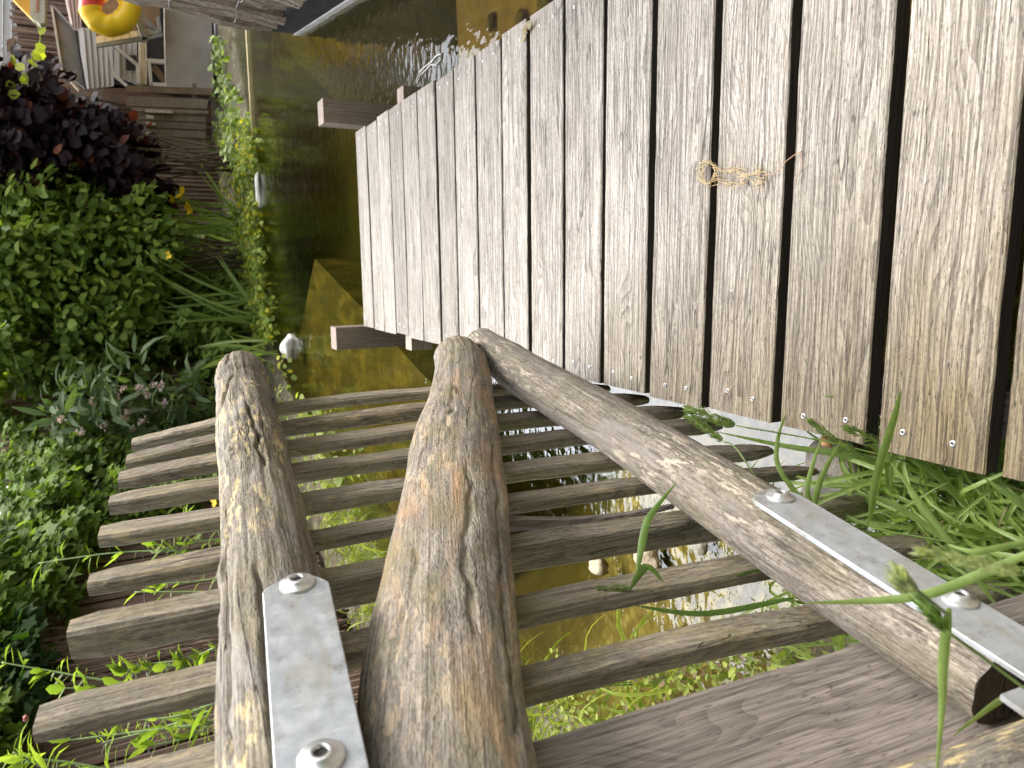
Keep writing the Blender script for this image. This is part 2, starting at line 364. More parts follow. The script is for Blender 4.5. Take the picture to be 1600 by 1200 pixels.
b = MB(); b.box(V(0, 2.72, 0), EX, EY, EZ, (-.318, -.035, -.12), (.685, .035, -.034)); b.obj('cross_beam', M['post'], dock, False, frame(V(.18, 2.72, -.08), EX, EZ))

# ================================================================ GATE (frame a = along the rails, b = up the pickets, n = towards the dock)
GA = V(.16364635, .98123119, -.10200599); GB = V(-.03937298, .10981382, .99317204); GN = V(.98573305, -.15851270, .05660463)
G0 = V(-.26831186, 1.15340934, 0)
def gpt(a, b, n): return G0 + GA * a + GB * b + GN * n
gate = empty('garden_gate', gpt(-.3, -.15, 0), 'rustic grey wooden picket gate standing open beside the dock', 'gate')
pk = [  # a, then (b, n) from the top down
 (.233, [(.972, -.042), (.82, -.016), (.714, .001), (.55, .003), (.392, -.001), (.2, -.015), (-.036, -.043)]),
 (.133, [(.969, -.033), (.82, -.007), (.707, -.001), (.427, .002), (.277, -.001), (.1, -.016), (-.080, -.040)]),
 (.030, [(.967, -.017), (.813, -.005), (.70, .002), (.458, .004), (.308, -.001), (.23, -.005), (-.104, -.035)]),
 (-.075, [(.967, -.007), (.811, -.003), (.694, .004), (.501, .001), (.339, -.002), (.218, -.003), (-.120, -.024)]),
 (-.184, [(.965, .003), (.808, 0), (.692, .003), (.546, .001), (.376, .001), (.192, -.007), (-.156, -.042)]),
 (-.292, [(.963, -.007), (.811, -.004), (.694, -.001), (.579, .002), (.411, .002), (.188, -.005), (-.164, -.039)]),
 (-.400, [(.963, .006), (.813, .003), (.698, .003), (.618, .002), (.446, .003), (.178, -.012), (-.175, -.046)]),
 (-.527, [(.968, .002), (.816, .003), (.692, .004), (.665, .003), (.49, .001), (.175, -.012), (-.18, -.05)]),
 (-.645, [(.955, .014), (.80, .012), (.53, .008), (.3, .0), (.159, -.014), (-.19, -.055)])]
def picket(i, a0, prof, wd=.041, th=.021, name='picket', mat='picket'):
    bs = np.array([p[0] for p in prof])[::-1]; nsv = np.array([p[1] for p in prof])[::-1]
    ns = 40; ph = i * 7.3; vs = []; fs = []
    for k in range(ns + 1):
        t = k / ns; b = bs[0] + (bs[-1] - bs[0]) * t
        n = np.mean([np.interp(b + d, bs, nsv) for d in (-.08, -.05, -.02, 0, .02, .05, .08)])
        s0 = 1; cut = 0
        lo = (b - bs[0])
        if lo < .06 and name == 'picket': s0 = .62 + .38 * (lo / .06) ** .6
        if k == ns: s0 = .86
        wob = lambda q: noise.noise(Vector((b * 6, ph, q))) * .0028 + noise.noise(Vector((b * 24, ph, q + 3))) * .0012
        w0, w1, t0, t1 = wob(0), wob(10) - wd * (1 - s0) * .2, wob(20), wob(30)
        ac = a0 - wd / 2; nc = n - th / 2
        hw, ht = wd / 2 * s0, th / 2 * s0; ch = .004
        A0, A1, N0, N1 = ac - hw + w0, ac + hw + w1, nc - ht + t0, nc + ht + t1
        jag = noise.noise(Vector((ph, k, 1))) * .004 if k in (0, ns) else 0
        for (a, nn) in ((A0 + ch, N1), (A0, N1 - ch), (A0, N0 + ch), (A0 + ch, N0), (A1 - ch, N0), (A1, N0 + ch), (A1, N1 - ch), (A1 - ch, N1)):
            jb = (-.006 if k == ns - 1 else 0) * 0
            vs.append(gpt(a, b + jag + jb, nn))
    for k in range(ns):
        for q in range(8): fs.append((k * 8 + q, k * 8 + (q + 1) % 8, (k + 1) * 8 + (q + 1) % 8, (k + 1) * 8 + q))
    # domed sawn top
    fs += [tuple(range(7, -1, -1)), tuple(ns * 8 + q for q in range(8))]
    return mk(name, vs, fs, M[mat], gate, False, frame(gpt(a0, .4, 0), GB, GN))
for i, (a, p) in enumerate(pk): picket(i, a, p, 0.039 + (i * 37 % 5 - 2) * .002, .040 if i == 6 else .022 + (i * 23 % 5 - 2) * .0012)
picket(20, -.730, [(1.0, 0), (.5, 0), (-.25, 0)], .150, .04, 'stile', 'stile')

def log(name, table, mat, parent, a_end, a_start, bumps=(), seed=0, lump=.05, fine=.0016, cracks=(), endround=.035, startcut=True, nmax=9.):
    """irregular round timber through (a, r, b) stations; the cut end is at a_start, the rounded end at a_end"""
    tab = sorted(table); A = np.array([t[0] for t in tab]); R = np.array([t[1] for t in tab]); B = np.array([t[2] for t in tab])
    L = abs(a_end - a_start); ns = int(L / .005); nc = 150; vs = []; fs = []
    for k in range(ns + 1):
        a = a_start + (a_end - a_start) * k / ns
        r = np.interp(a, A, R); bc = np.interp(a, A, B)
        if a > A[-1]: bc = B[-1] + (a - A[-1]) * (B[-1] - B[-3]) / (A[-1] - A[-3])
        if a < A[0]: bc = B[0] + (a - A[0]) * (B[2] - B[0]) / (A[2] - A[0])
        de = abs(a_end - a); sh = 1.
        if de < endround: sh = math.sqrt(max(.0, 1 - (1 - de / endround) ** 2)) * .45 + .55
        ds = abs(a - a_start)
        for q in range(nc):
            th = 2 * math.pi * q / nc; cx, cy = math.cos(th), math.sin(th)
            rr = r * (1 + lump * noise.noise(Vector((a * 7 + seed, cx * .9, cy * .9))) + lump * .5 * noise.noise(Vector((a * 16 + seed, cx * 1.8, cy * 1.8))))
            rr += fine * .8 * noise.noise(Vector((a * 9 + seed, cx * 6, cy * 6))) + fine * .45 * noise.noise(Vector((a * 14, cx * 19, cy * 19 + seed)))
            for (ba, bt, sa, st, am) in bumps:
                dt = (th - bt + math.pi) % (2 * math.pi) - math.pi
                rr += am * math.exp(-((a - ba) / sa) ** 2 - (dt / st) ** 2)
            for (c0, c1, ct, tw, dp) in cracks:
                if c0 < a < c1:
                    dt = (th - (ct + tw * (a - c0) + .16 * noise.noise(Vector((a * 22, ct, 2)))) + math.pi) % (2 * math.pi) - math.pi
                    rr -= dp * 1.9 * math.exp(-(dt / .05) ** 2) * min(1, (a - c0) / .03, (c1 - a) / .03)
            rr *= sh
            vs.append(gpt(a + (noise.noise(Vector((cx * 2, cy * 2, seed))) * .006 if k in (0,) else 0), bc + rr * cy, min(r, nmax) + min(rr, rr * nmax / r) * cx))
    for k in range(ns):
        for q in range(nc): fs.append((k * nc + q, k * nc + (q + 1) % nc, (k + 1) * nc + (q + 1) % nc, (k + 1) * nc + q))
    fs.append(tuple(ns * nc + q for q in range(nc)))
    if not startcut: fs.append(tuple(range(nc - 1, -1, -1)))
    o = mk(name, vs, fs, M[mat], parent, True, frame(gpt((a_end + a_start) / 2, float(np.mean(B)), float(np.mean(R))), gpt(a_end, np.interp(a_end, A, B), 0) - gpt(a_start, np.interp(a_start, A, B), 0), GN))
    if startcut:
        mk('end_grain', [vs[q] for q in range(nc)], [tuple(range(nc - 1, -1, -1))], M['dgrain'], o, False, frame(gpt(a_start, B[0], R[0]), GN, GA))
    return o
PI = math.pi
top = log('top_rail', [(.25, .047, .768), (.1, .0465, .7676), (0, .0485, .7649), (-.1, .05, .762), (-.2, .05, .76), (-.3, .0495, .7584), (-.4, .0495, .7574), (-.5, .0515, .7564), (-.6, .0535, .7567), (-.8, .054, .7572)],
          'log', gate, .325, -.95, bumps=[(.19, .4, .012, 9, -.005), (.235, .5, .03, 2.2, .004), (-.02, .2, .06, 1., .005), (-.33, -.9, .06, .7, .004), (-.20, .55, .022, .28, .007), (-.195, .55, .008, .10, -.012), (-.47, 1.1, .02, .25, .006), (.07, -.4, .018, .25, .006), (.072, -.4, .007, .09, -.010)], seed=3.1, lump=.035, fine=.0026,
          cracks=[(-.75, -.30, .9, .3, .007), (.0, .16, .9, -3.6, .006), (.215, .33, .5, -1.5, .005), (-.9, -.5, .15, .2, .004), (-.28, -.02, -.2, .6, .004), (-.66, -.46, 1.5, .5, .008)], startcut=False, nmax=.047)
brace = log('diagonal_brace', [(.30, .0515, .310), (.28, .0528, .3178), (.2, .0590, .3282), (.1, .0612, .3611), (0, .0630, .3941), (-.1, .068, .4297), (-.2, .0732, .4649), (-.3, .0735, .4972), (-.4, .0737, .5301), (-.5, .0745, .5635), (-.6, .0760, .5985), (-.7, .0745, .6303), (-.8, .0700, .6534)],
          'brace', gate, .305, -.95, bumps=[(-.12, 1.1, .08, .8, .005), (-.3, -.2, .1, .8, .004), (-.42, -1.1, .05, .5, .004), (.05, .3, .05, .9, .003), (-.17, .1, .02, .22, .007), (-.168, .1, .008, .08, -.012), (-.52, -.55, .03, .3, .008), (-.36, .75, .022, .2, .006), (-.355, .75, .009, .07, -.01)], seed=11.7, lump=.03, fine=.0024,
          cracks=[(-.8, -.25, -1.0, .2, .005), (-.7, -.35, -.35, .1, .003), (-.85, -.5, .5, .1, .003), (-.3, 0., .1, .3, .002)], startcut=False, nmax=.046)
low = log('bottom_rail', [(.3, .042, .231), (.2, .0455, .2289), (.1, .049, .2255), (0, .051, .2137), (-.1, .052, .2016), (-.2, .0525, .1906), (-.3, .0515, .1829), (-.4, .0505, .1764), (-.5, .053, .172), (-.6, .054, .168), (-.7, .053, .161), (-.8, .05, .153), (-.85, .048, .1484)],
          'lowlog', gate, .375, -.862, bumps=[(-.33, .5, .02, .22, .005), (-.33, .5, .008, .08, -.009), (-.62, .9, .02, .25, .005), (-.10, .9, .018, .2, .005), (-.7, .2, .009, .1, -.008)], seed=23.3, lump=.03, fine=.0018, cracks=[(-.86, -.6, 1.0, .2, .004), (.22, .34, .9, 1.8, .004), (-.5, -.1, 1.4, .2, .002), (-.84, -.66, .3, .1, .003)], endround=.03, nmax=.046)
# split strip of bark curling between two pickets
sp = MB(); pts = [gpt(-.360 - .036 * t, .45 - .26 * t, -.006 - .012 * math.sin(t * 3)) for t in np.linspace(0, 1, 14)]
sp.tube(pts, [.010 * (1 - .8 * t) + .002 for t in np.linspace(0, 1, 14)], 7); sp.obj('split_splinter', M['stile'], gate, False, frame(gpt(-.32, .3, 0), GB, GN))

def strap(a_tip, pts_c, hw, n0, th, a_end, bolts, parent, dn=0.):
    """flat steel hinge strap: chamfered tip at a_tip, centre line b(a) through pts_c"""
    A = [p[0] for p in pts_c][::-1]; B = [p[1] for p in pts_c][::-1]
    bc = lambda a: np.interp(a, A, B) if A[0] <= a <= A[-1] else (B[0] + (a - A[0]) * (B[1] - B[0]) / (A[1] - A[0]) if a < A[0] else B[-1] + (a - A[-1]) * (B[-1] - B[-2]) / (A[-1] - A[-2]))
    out = [(a_tip, -.35), (a_tip, .15), (a_tip - .012, .86), (a_tip - .02, 1.), (a_end, 1.), (a_end, -1.), (a_tip - .024, -1.), (a_tip - .018, -.9)]
    e = .0009; vs = []; nn = len(out); fs = []
    for (ins, nz) in ((0, n0), (0, n0 + th - e), (e, n0 + th)):
        for (a, s) in out:
            aa = a - ins if a > a_end + .03 else a
            vs.append(gpt(aa, bc(aa) + s * (hw - ins), nz))
    for l in range(2):
        for k in range(nn): fs.append((l * nn + k, l * nn + (k + 1) % nn, (l + 1) * nn + (k + 1) % nn, (l + 1) * nn + k))
    fs += [tuple(range(2 * nn, 3 * nn)), tuple(range(nn - 1, -1, -1))]
    o = mk('strap_hinge', vs, fs, M['galv'], parent, False, frame(gpt(a_tip - .15, bc(a_tip - .15), n0), GA, GN))
    for (a, b) in bolts: screw(o, gpt(a, b, n0 + th), GN, .0165, 'bolt', True)
    return o
strap(-.5558, [(-.5558, .735), (-.67, .7368), (-.80, .7385)], .0300, .0955, .005, -1.02, [(-.573, .7338), (-.786, .7376)], gate)
strap(-.566, [(-.566, .184), (-.60, .1815), (-.72, .172), (-.88, .1705)], .0310, .0955, .005, -1.02, [(-.589, .1785), (-.809, .161)], gate)

# gate post at the hinge side
gp = empty('gate_post', gpt(-.98, -.25, .0), 'round weathered gate post behind the hinge end of the picket gate', 'post')
vs = []; fs = []; ns = 60; nc = 48
for k in range(ns + 1):
    b = -.3 + 1.5 * k / ns
    for q in range(nc):
        th = 2 * PI * q / nc; cx, cy = math.cos(th), math.sin(th)
        r = .07 + .004 * noise.noise(Vector((b * 5, cx, cy))) + .0016 * noise.noise(Vector((b * 20, cx * 8, cy * 8)))
        vs.append(gpt(-.957 + r * cx, b, .012 + r * cy))
for k in range(ns):
    for q in range(nc): fs.append((k * nc + q, k * nc + (q + 1) % nc, (k + 1) * nc + (q + 1) % nc, (k + 1) * nc + q))
fs += [tuple(range(nc - 1, -1, -1)), tuple(ns * nc + q for q in range(nc))]
mk('post', vs, fs, M['log'], gp, True, frame(gpt(-.957, .4, 0), GB, GN))
b = MB(); b.box(gpt(0, 0, 0), GA, GB, GN, (-1.05, .200, .0955), (-.907, .242, .1005)); o = b.obj('hinge_plate', M['galv'], gp)

# ================================================================ POND, BANK, GROUND
ZW = -.28
POND = np.array([(-.33, .72), (-.62, .92), (-1.0, 1.25), (-1.42, 1.75), (-1.72, 2.6), (-1.78, 3.6), (-1.6, 4.9), (-1.32, 6.2), (-1.05, 7.15), (-.78, 7.75), (-.42, 8.35), (.15, 8.62), (.7, 8.42), (1.2, 8.45), (1.9, 8.6),
                 (2.6, 9.1), (3.1, 8.4), (2.5, 7.2), (2.0, 6.5), (1.75, 5.6), (1.5, 4.6), (1.55, 3.6), (2.2, 2.8), (2.3, 1.2), (1.5, .4), (.5, .3), (.1, .45)])
def sdist(P, poly):
    """signed distance to a polygon, negative inside"""
    n = len(poly); d = np.full(len(P), 1e9); ins = np.zeros(len(P), bool)
    for i in range(n):
        a, b = poly[i], poly[(i + 1) % n]; ab = b - a; t = np.clip(((P - a) @ ab) / (ab @ ab), 0, 1)
        d = np.minimum(d, np.linalg.norm(P - a - t[:, None] * ab, axis=1))
        c = ((a[1] > P[:, 1]) != (b[1] > P[:, 1])) & (P[:, 0] < (b[0] - a[0]) * (P[:, 1] - a[1]) / (b[1] - a[1] + 1e-12) + a[0]); ins ^= c
    return np.where(ins, -d, d)
def smooth(t): t = np.clip(t, 0, 1); return t * t * (3 - 2 * t)
def ground_z(P):
    d = sdist(P, POND)
    nz = np.array([noise.noise(Vector((p[0] * 2.3, p[1] * 2.3, 0))) + .5 * noise.noise(Vector((p[0] * 7, p[1] * 7, 3))) for p in P])
    out = -.285 + .07 * smooth(d / .25) + .11 * smooth(d / 2.5) + .022 * nz * smooth(d / .15)
    out = np.where((np.abs(P[:, 0]) < 1.0) & (P[:, 1] < 1.2), np.minimum(out, -.17), out)
    dep = .12 + .88 * smooth((P[:, 1] - 1.5) / 1.4)
    out = out + 6.5 * smooth((-P[:, 1] - .8) / 3.2)  # added unseen slope behind the camera, blocks sky light from gate and dock
    ins = -.285 - dep * .75 * smooth(-d / .9) - .03 + .03 * nz
    return np.where(d > 0, out, ins)
gx = np.concatenate([[-260, -90, -35, -16, -9, -6], np.arange(-4.5, 4.51, .09), [6, 9, 16, 35, 90, 260]]); gy = np.concatenate([[-260, -90, -35, -14, -6, -3], np.arange(-1.5, 12.01, .09), [14, 18, 30, 60, 130, 300]])
XX, YY = np.meshgrid(gx, gy, indexing='ij'); P2 = np.stack([XX.ravel(), YY.ravel()], 1); ZZ = ground_z(P2)
ny = len(gy); ii = np.arange((len(gx) - 1) * (ny - 1)); i0 = (ii // (ny - 1)) * ny + ii % (ny - 1)
def m_ground():
    s = N('soil_and_pond_bed'); p = s.pos(); sx = s.n('ShaderNodeSeparateXYZ'); s.l(p, sx.inputs[0])
    a = s.noise(p, 9, 6, .7); b = s.noise(p, 38, 4, .65); cc = s.noise(p, 2.2, 3)
    soil = s.mix(s.ramp(b, .3, .7), (.045, .032, .02), (.16, .12, .08)); soil = s.mix(s.ramp(a, .45, .6), soil, (.055, .075, .02))
    v = s.n('ShaderNodeTexVoronoi'); s.l(p, v.inputs['Vector']); v.inputs['Scale'].default_value = 16
    soil = s.mix(s.ramp(a, .52, .6, 0, .4), soil, s.mix(v.outputs['Color'], (.30, .25, .19), (.42, .38, .31)))
    bed = s.mix(s.ramp(a, .35, .65), (.030, .034, .008), (.092, .092, .02)); bed = s.mix(s.ramp(cc, .4, .6), bed, (.075, .06, .016))
    vp = s.n('ShaderNodeTexVoronoi'); s.l(p, vp.inputs['Vector']); vp.inputs['Scale'].default_value = 30; vd = s.ramp(vp.outputs['Distance'], .15, .6, 1, .35)
    peb = s.mix(1., s.mix(vp.outputs['Color'], (.62, .56, .44), (.44, .38, .26)), s.mix(vd, (.25, .22, .15), (1, 1, 1)), 'MULTIPLY')
    near = s.ramp(s.math('ADD', sx.outputs[1], s.math('MULTIPLY', s.math('SUBTRACT', cc, .5), 2.)), 1.5, 2.2, 1, 0); near = s.math('MULTIPLY', near, s.ramp(a, .38, .52, .45, 1)); bed = s.mix(near, bed, peb)
    f = s.ramp(sx.outputs[2], -.31, -.27)
    soil = s.mix(s.ramp(s.math('ADD', sx.outputs[2], s.math('MULTIPLY', a, .3)), .15, .5), soil, s.mix(s.ramp(b, .3, .7), (.014, .022, .006), (.03, .045, .013)))   # dark green on the added light-blocking slope behind the camera
    s.set(Base_Color=s.mix(f, bed, soil), Roughness=.85); s.bump(b, .8, .012); return s.m
prop(mk('ground', np.stack([P2[:, 0], P2[:, 1], ZZ], 1), np.stack([i0, i0 + ny, i0 + ny + 1, i0 + 1], 1), m_ground(), smooth=True), kind='structure')
def m_water():
    s = N('pond_water'); p = s.pos(); s.t.nodes.remove(s.b)
    t = s.n('ShaderNodeBsdfTransparent'); t.inputs[0].default_value = (.73, .69, .38, 1)
    g = s.n('ShaderNodeBsdfGlossy'); g.inputs['Roughness'].default_value = .015; g.inputs[0].default_value = (.97, .98, 1, 1)
    h = s.math('ADD', s.noise(s.mapping(p, (1.3, .8, 1)), 5.5, 3, .5, .3), s.math('ADD', s.math('MULTIPLY', s.noise(s.mapping(p, (.7, 1.6, 1)), 13, 2), .5), s.math('MULTIPLY', s.noise(p, 30, 2), .08)))
    b = s.n('ShaderNodeBump'); s.l(h, b.inputs['Height']); b.inputs['Strength'].default_value = .42; b.inputs['Distance'].default_value = .014; s.l(b.outputs[0], g.inputs['Normal'])
    fr = s.n('ShaderNodeFresnel'); fr.inputs[0].default_value = 1.5; s.l(b.outputs[0], fr.inputs['Normal'])
    mx = s.n('ShaderNodeMixShader'); s.l(s.math('MULTIPLY_ADD', fr.outputs[0], .9, .03, clamp=True), mx.inputs[0]); s.l(t.outputs[0], mx.inputs[1]); s.l(g.outputs[0], mx.inputs[2]); s.l(mx.outputs[0], s.out.inputs[0]); return s.m
prop(mk('pond_water', [(-3, -.6, ZW), (4.3, -.6, ZW), (4.3, 10.5, ZW), (-3, 10.5, ZW)], [(0, 1, 2, 3)], m_water()), kind='structure')
sh = [(-.02, 6.25), (.10, 6.1), (-.24, 4.75), (-.56, 3.55), (-.66, 3.0), (-1.3, 2.75), (-2.1, 2.9), (-2.1, 5), (-1.6, 7.0), (-.9, 7.3)]
b = MB(); b.prism([V(x, y, -.40) for x, y in sh], (0, 0, -.9))
def m_shelf():
    s = N('algae_shelf'); p = s.pos(); a = s.noise(s.mapping(p, (4, 1.1, 1)), 3, 4, .6, .5); c = s.noise(p, 22, 4)
    col = s.mix(s.ramp(a, .38, .6), (.06, .052, .012), (.225, .178, .05)); s.set(Base_Color=s.mix(s.ramp(s.noise(p, 2.6, 4, .6), .38, .58, .85, 0), s.mix(s.ramp(c, .4, .7, 0, .6), col, (.10, .09, .02)), (.06, .055, .014)), Roughness=.8); s.bump(c, .6, .01); return s.m
prop(b.obj('pond_shelf', m_shelf()), kind='structure')

# ---------------------------------------------------------------- stones
def rock(name, c, size, m, label, cat='stone', group=None, seed=0, sub=3):
    import bmesh
    bm = bmesh.new(); bmesh.ops.create_icosphere(bm, subdivisions=sub, radius=1)
    for v in bm.verts:
        d = 1 + .42 * noise.noise(v.co * 1.3 + Vector((seed * 3.1, 0, 0))) + .17 * noise.noise(v.co * 3.4 + Vector((0, seed, 0))) + .06 * noise.noise(v.co * 9)
        v.co = Vector((v.co.x * size[0] * d, v.co.y * size[1] * d, v.co.z * size[2] * d))
    me = bpy.data.meshes.new(name); bm.to_mesh(me); bm.free(); me.materials.append(m); me.polygons.foreach_set('use_smooth', [True] * len(me.polygons))
    o = bpy.data.objects.new(name, me); COL.objects.link(o); o.location = Vector(c); o.rotation_euler = (0, 0, seed)
    return prop(o, label, cat, group)
M['pale'] = stone_mat('pale_stone', (.72, .70, .67), (.88, .87, .86))
M['tan'] = stone_mat('tan_stone', (.26, .2, .13), (.5, .42, .31))
M['grey'] = stone_mat('grey_stone', (.16, .14, .11), (.34, .31, .27))
M['conc'] = plain('stained_concrete', (.36, .315, .28), (.52, .475, .435), 3.2, .85, bumpd=.004)
rock('white_stone', on_z(455, 541, -.29), (.085, .13, .09), M['pale'], 'white stone standing in the shallow water by the left bank', seed=1)
rock('bank_boulder', on_z(396, 531, -.2), (.26, .2, .11), M['grey'], 'rounded grey boulder at the foot of the left bank behind the white stone', seed=2)
rock('bank_stone', on_z(404, 296, -.27), (.20, .05, .035), M['pale'], 'long pale stone at the waterline below the yellow irises', seed=3)
rock('bank_stone', on_z(378, 468, -.2), (.14, .12, .08), M['grey'], 'small grey stone between the iris clumps on the left bank', seed=5)
for k, (x, y, sz, mm, lb) in enumerate([(1015, 877, .042, 'tan', 'tan rounded stone in the water seen between the gate pickets'), (936, 884, .032, 'tan', 'brown pebble half sunk beside the tan stone behind the gate'),
        (1310, 745, .065, 'grey', 'dark rough stone under the grass beside the dock'), (1098, 852, .02, 'grey', 'small dark pebble in the bright water behind the bottom rail')]):
    rock('pond_stone' if k != 2 else 'rough_stone', on_z(x, y, -.285 if k != 2 else -.2), (sz * 1.1, sz, sz * .8), M[mm], lb, seed=k + 7)
rock('snail_shell', on_z(1292, 691, -.05), (.011, .009, .009), plain('snail_brown', (.35, .16, .06), (.55, .33, .16), 60, .35), 'small orange brown snail shell by the splintered board end', 'snail shell', seed=4, sub=2)
b = MB(); q = [on_z(718, -60, -.36), on_z(722, 78, -.36)]
b.prism([V(.45, q[1][1] + .01, -.36), V(2.3, q[0][1] + .12, -.36), V(2.3, 1.5, -.36), V(.45, 1.55, -.36)], (0, 0, -.5))
prop(b.obj('stone_slab', plain('ochre_slab', (.30, .20, .085), (.5, .36, .17), 14, .8, bumpd=.01)), 'flat ochre stone slab lying under the water beside the dock', 'stone slab')
for k in range(5):
    x, y = rng.uniform(760, 850), rng.uniform(-10, 40)
    rock('slab_pebble', on_z(x, y, -.335) + V(0, 0, -.01), (rng.uniform(.02, .05), rng.uniform(.015, .03), .014), M['tan'], 'small pebble lying on the ochre slab under the water', 'pebble', 'pebbles on the sunken slab', seed=k, sub=2)

# ================================================================ LEAVES
def T_(v, f): return np.array(v, float), np.array(f, int)
OVAL = T_([(0, 0, 0), (.3, .24, .05), (.3, -.24, .05), (.33, 0, 0), (.68, .21, .03), (.68, -.21, .03), (.7, 0, -.02), (1, 0, -.10)],
          [(0, 3, 1), (0, 2, 3), (3, 6, 4), (3, 4, 1), (3, 2, 5), (3, 5, 6), (6, 7, 4), (6, 5, 7)])
ROUND = T_([(0, 0, 0), (.28, .40, .06), (.28, -.40, .06), (.33, 0, 0), (.7, .38, .04), (.7, -.38, .04), (.7, 0, -.02), (1, 0, -.08)], OVAL[1])
IVY = T_([(.36, 0, .0), (.04, 0, 0), (-.04, .30, .03), (.28, .30, .05), (.42, .52, .0), (.58, .22, .04), (1, 0, -.06), (.58, -.22, .04), (.42, -.52, 0), (.28, -.30, .05), (-.04, -.30, .03)],
         [(0, i, i + 1) for i in range(1, 10)] + [(0, 10, 1)])
LANCE = T_([(0, 0, 0), (.3, .11, .03), (.3, -.11, .03), (.33, 0, 0), (.65, .09, -.02), (.65, -.09, -.02), (.66, 0, -.05), (1, 0, -.2)], OVAL[1])
def nrmz(a): return a / (np.linalg.norm(a, axis=1, keepdims=True) + 1e-9)
def leaves(name, P, fw, nr, size, c1, c2, tmpl, m, parent, c3=None, p3=0.):
    """many leaf-sized faces as ONE foliage part"""
    n = len(P); fw = nrmz(fw); sd = nrmz(np.cross(nr, fw)); up = np.cross(fw, sd)
    v, f = tmpl; size = size * rng.uniform(.45, 1.35, n) if np.isscalar(size) else size
    lat = rng.uniform(.8, 1.2, n); curl = rng.uniform(-.3, 1.8, n)
    A = P[:, None, :] + size[:, None, None] * (v[None, :, 0:1] * fw[:, None, :] + v[None, :, 1:2] * lat[:, None, None] * sd[:, None, :] + v[None, :, 2:3] * curl[:, None, None] * up[:, None, :])
    t = rng.uniform(0, 1, (n, 1)); col = np.array(c1) * (1 - t) + np.array(c2) * t
    if c3 is not None: k = rng.uniform(0, 1, n) < p3; col[k] = np.array(c3) * rng.uniform(.7, 1.1, (k.sum(), 1))
    col *= rng.uniform(.75, 1.2, (n, 1))
    cols = np.ones((n, len(v), 4)); cols[:, :, :3] = col[:, None, :]
    F_ = (f[None] + (np.arange(n) * len(v))[:, None, None]).reshape(-1, 3)
    return mk(name, A.reshape(-1, 3), F_, m, parent, True, None, cols.reshape(-1, 4))
def in_poly(p, poly):
    x, y = p; c = False
    for i in range(len(poly)):
        (x0, y0), (x1, y1) = poly[i - 1], poly[i]
        if (y0 > y) != (y1 > y) and x < (x1 - x0) * (y - y0) / (y1 - y0) + x0: c = not c
    return c
def sample_px(poly, n):
    a = np.array(poly, float); lo, hi = a.min(0), a.max(0); out = []
    while len(out) < n:
        p = lo + rng.uniform(0, 1, 2) * (hi - lo)
        if in_poly(p, poly): out.append(p)
    return out
def on_line(x, y, A, B):
    """where the sight line meets the upright plane through the ground line A-B"""
    r = ray(x, y); n = V(B[1] - A[1], A[0] - B[0], 0); o = V(A[0], A[1], 0)
    return EYE + r * (((o - EYE) @ n) / (r @ n))
def clumps(centers, rad, per, flat=.8, droop=.35, face=V(0, -1, .25)):
    """leaf roots, directions and normals for leaves set on the outside of small clumps"""
    c = np.repeat(np.array(centers), per, 0); n = len(c)
    d = nrmz(rng.normal(0, 1, (n, 3)) + face * .55); r = rad * rng.uniform(.35, 1.05, (n, 1)) ** .7
    rr = np.repeat(rng.uniform(.6, 1.3, (len(centers), 1)), per, 0)
    P = c + d * r * rr * V(1, 1, flat)
    nr = nrmz(d * .6 + V(0, -.25, .75) + rng.normal(0, .38, (n, 3)))
    fw = d + rng.normal(0, .6, (n, 3)) + V(0, 0, -droop); fw = fw - nr * np.sum(fw * nr, 1, keepdims=True)
    return P, fw, nr
def stems(parent, base, tips, r=.012, sag=.1):
    b = MB()
    for t in tips:
        t = np.asarray(t); base_ = np.asarray(base) + V(rng.normal(0, .08), rng.normal(0, .05), 0); mid = (base_ + t) / 2 + V(rng.normal(0, .12), rng.normal(0, .12), sag)
        pts = [base_ * (1 - u) ** 2 + 2 * mid * u * (1 - u) + t * u * u for u in np.linspace(0, 1, 7)]
        b.tube(pts, [r * (1 - .75 * u) for u in np.linspace(0, 1, 7)], 5)
    return b.obj('stem', M['stem'], parent, True)

# --- purple shrub
def bush(name, label, cat, poly, Y0, Y1, nc, rad, per, size, c1, c2, tmpl, m='leaf', c3=None, p3=0., group=None, base=None, droop=.35, nst=14):
    ctr = []
    for p in sample_px(poly, nc):
        ctr.append(on_y(p[0], p[1], rng.uniform(Y0, Y1)))
    ctr = np.array(ctr); bz = base if base is not None else V(ctr[:, 0].mean(), (Y0 + Y1) / 2, -.2)
    t = empty(name, bz, label, cat, group)
    P, fw, nr = clumps(ctr, rad, per, droop=droop)
    k = P[:, 2] > -.2
    leaves('foliage', P[k], fw[k], nr[k], size, c1, c2, tmpl, M[m], t, c3, p3)
    stems(t, bz, ctr[rng.choice(len(ctr), min(nst, len(ctr)), False)])
    return t
bush('purple_shrub', 'dark purple leaved shrub in front of the reed screens', 'shrub', [(-90, 90), (-60, 110), (20, 130), (75, 128), (120, 165), (190, 205), (235, 250), (245, 330), (180, 330), (120, 315), (40, 330), (-90, 330)],
     8.5, 9.6, 110, .28, 50, .115, (.012, .008, .012), (.034, .016, .020), ROUND, 'purple', (.13, .04, .02), .06)
bush('laurel_shrub', 'bright green oval leaved shrub beside the purple shrub', 'shrub', [(-80, 320), (30, 300), (80, 292), (140, 300), (200, 305), (245, 330), (255, 400), (240, 470), (200, 520), (120, 480), (0, 470), (-80, 470)],
     8.3, 9.3, 150, .30, 56, .12, (.10, .165, .03), (.29, .37, .07), OVAL, 'leaf', (.3, .34, .04), .05)
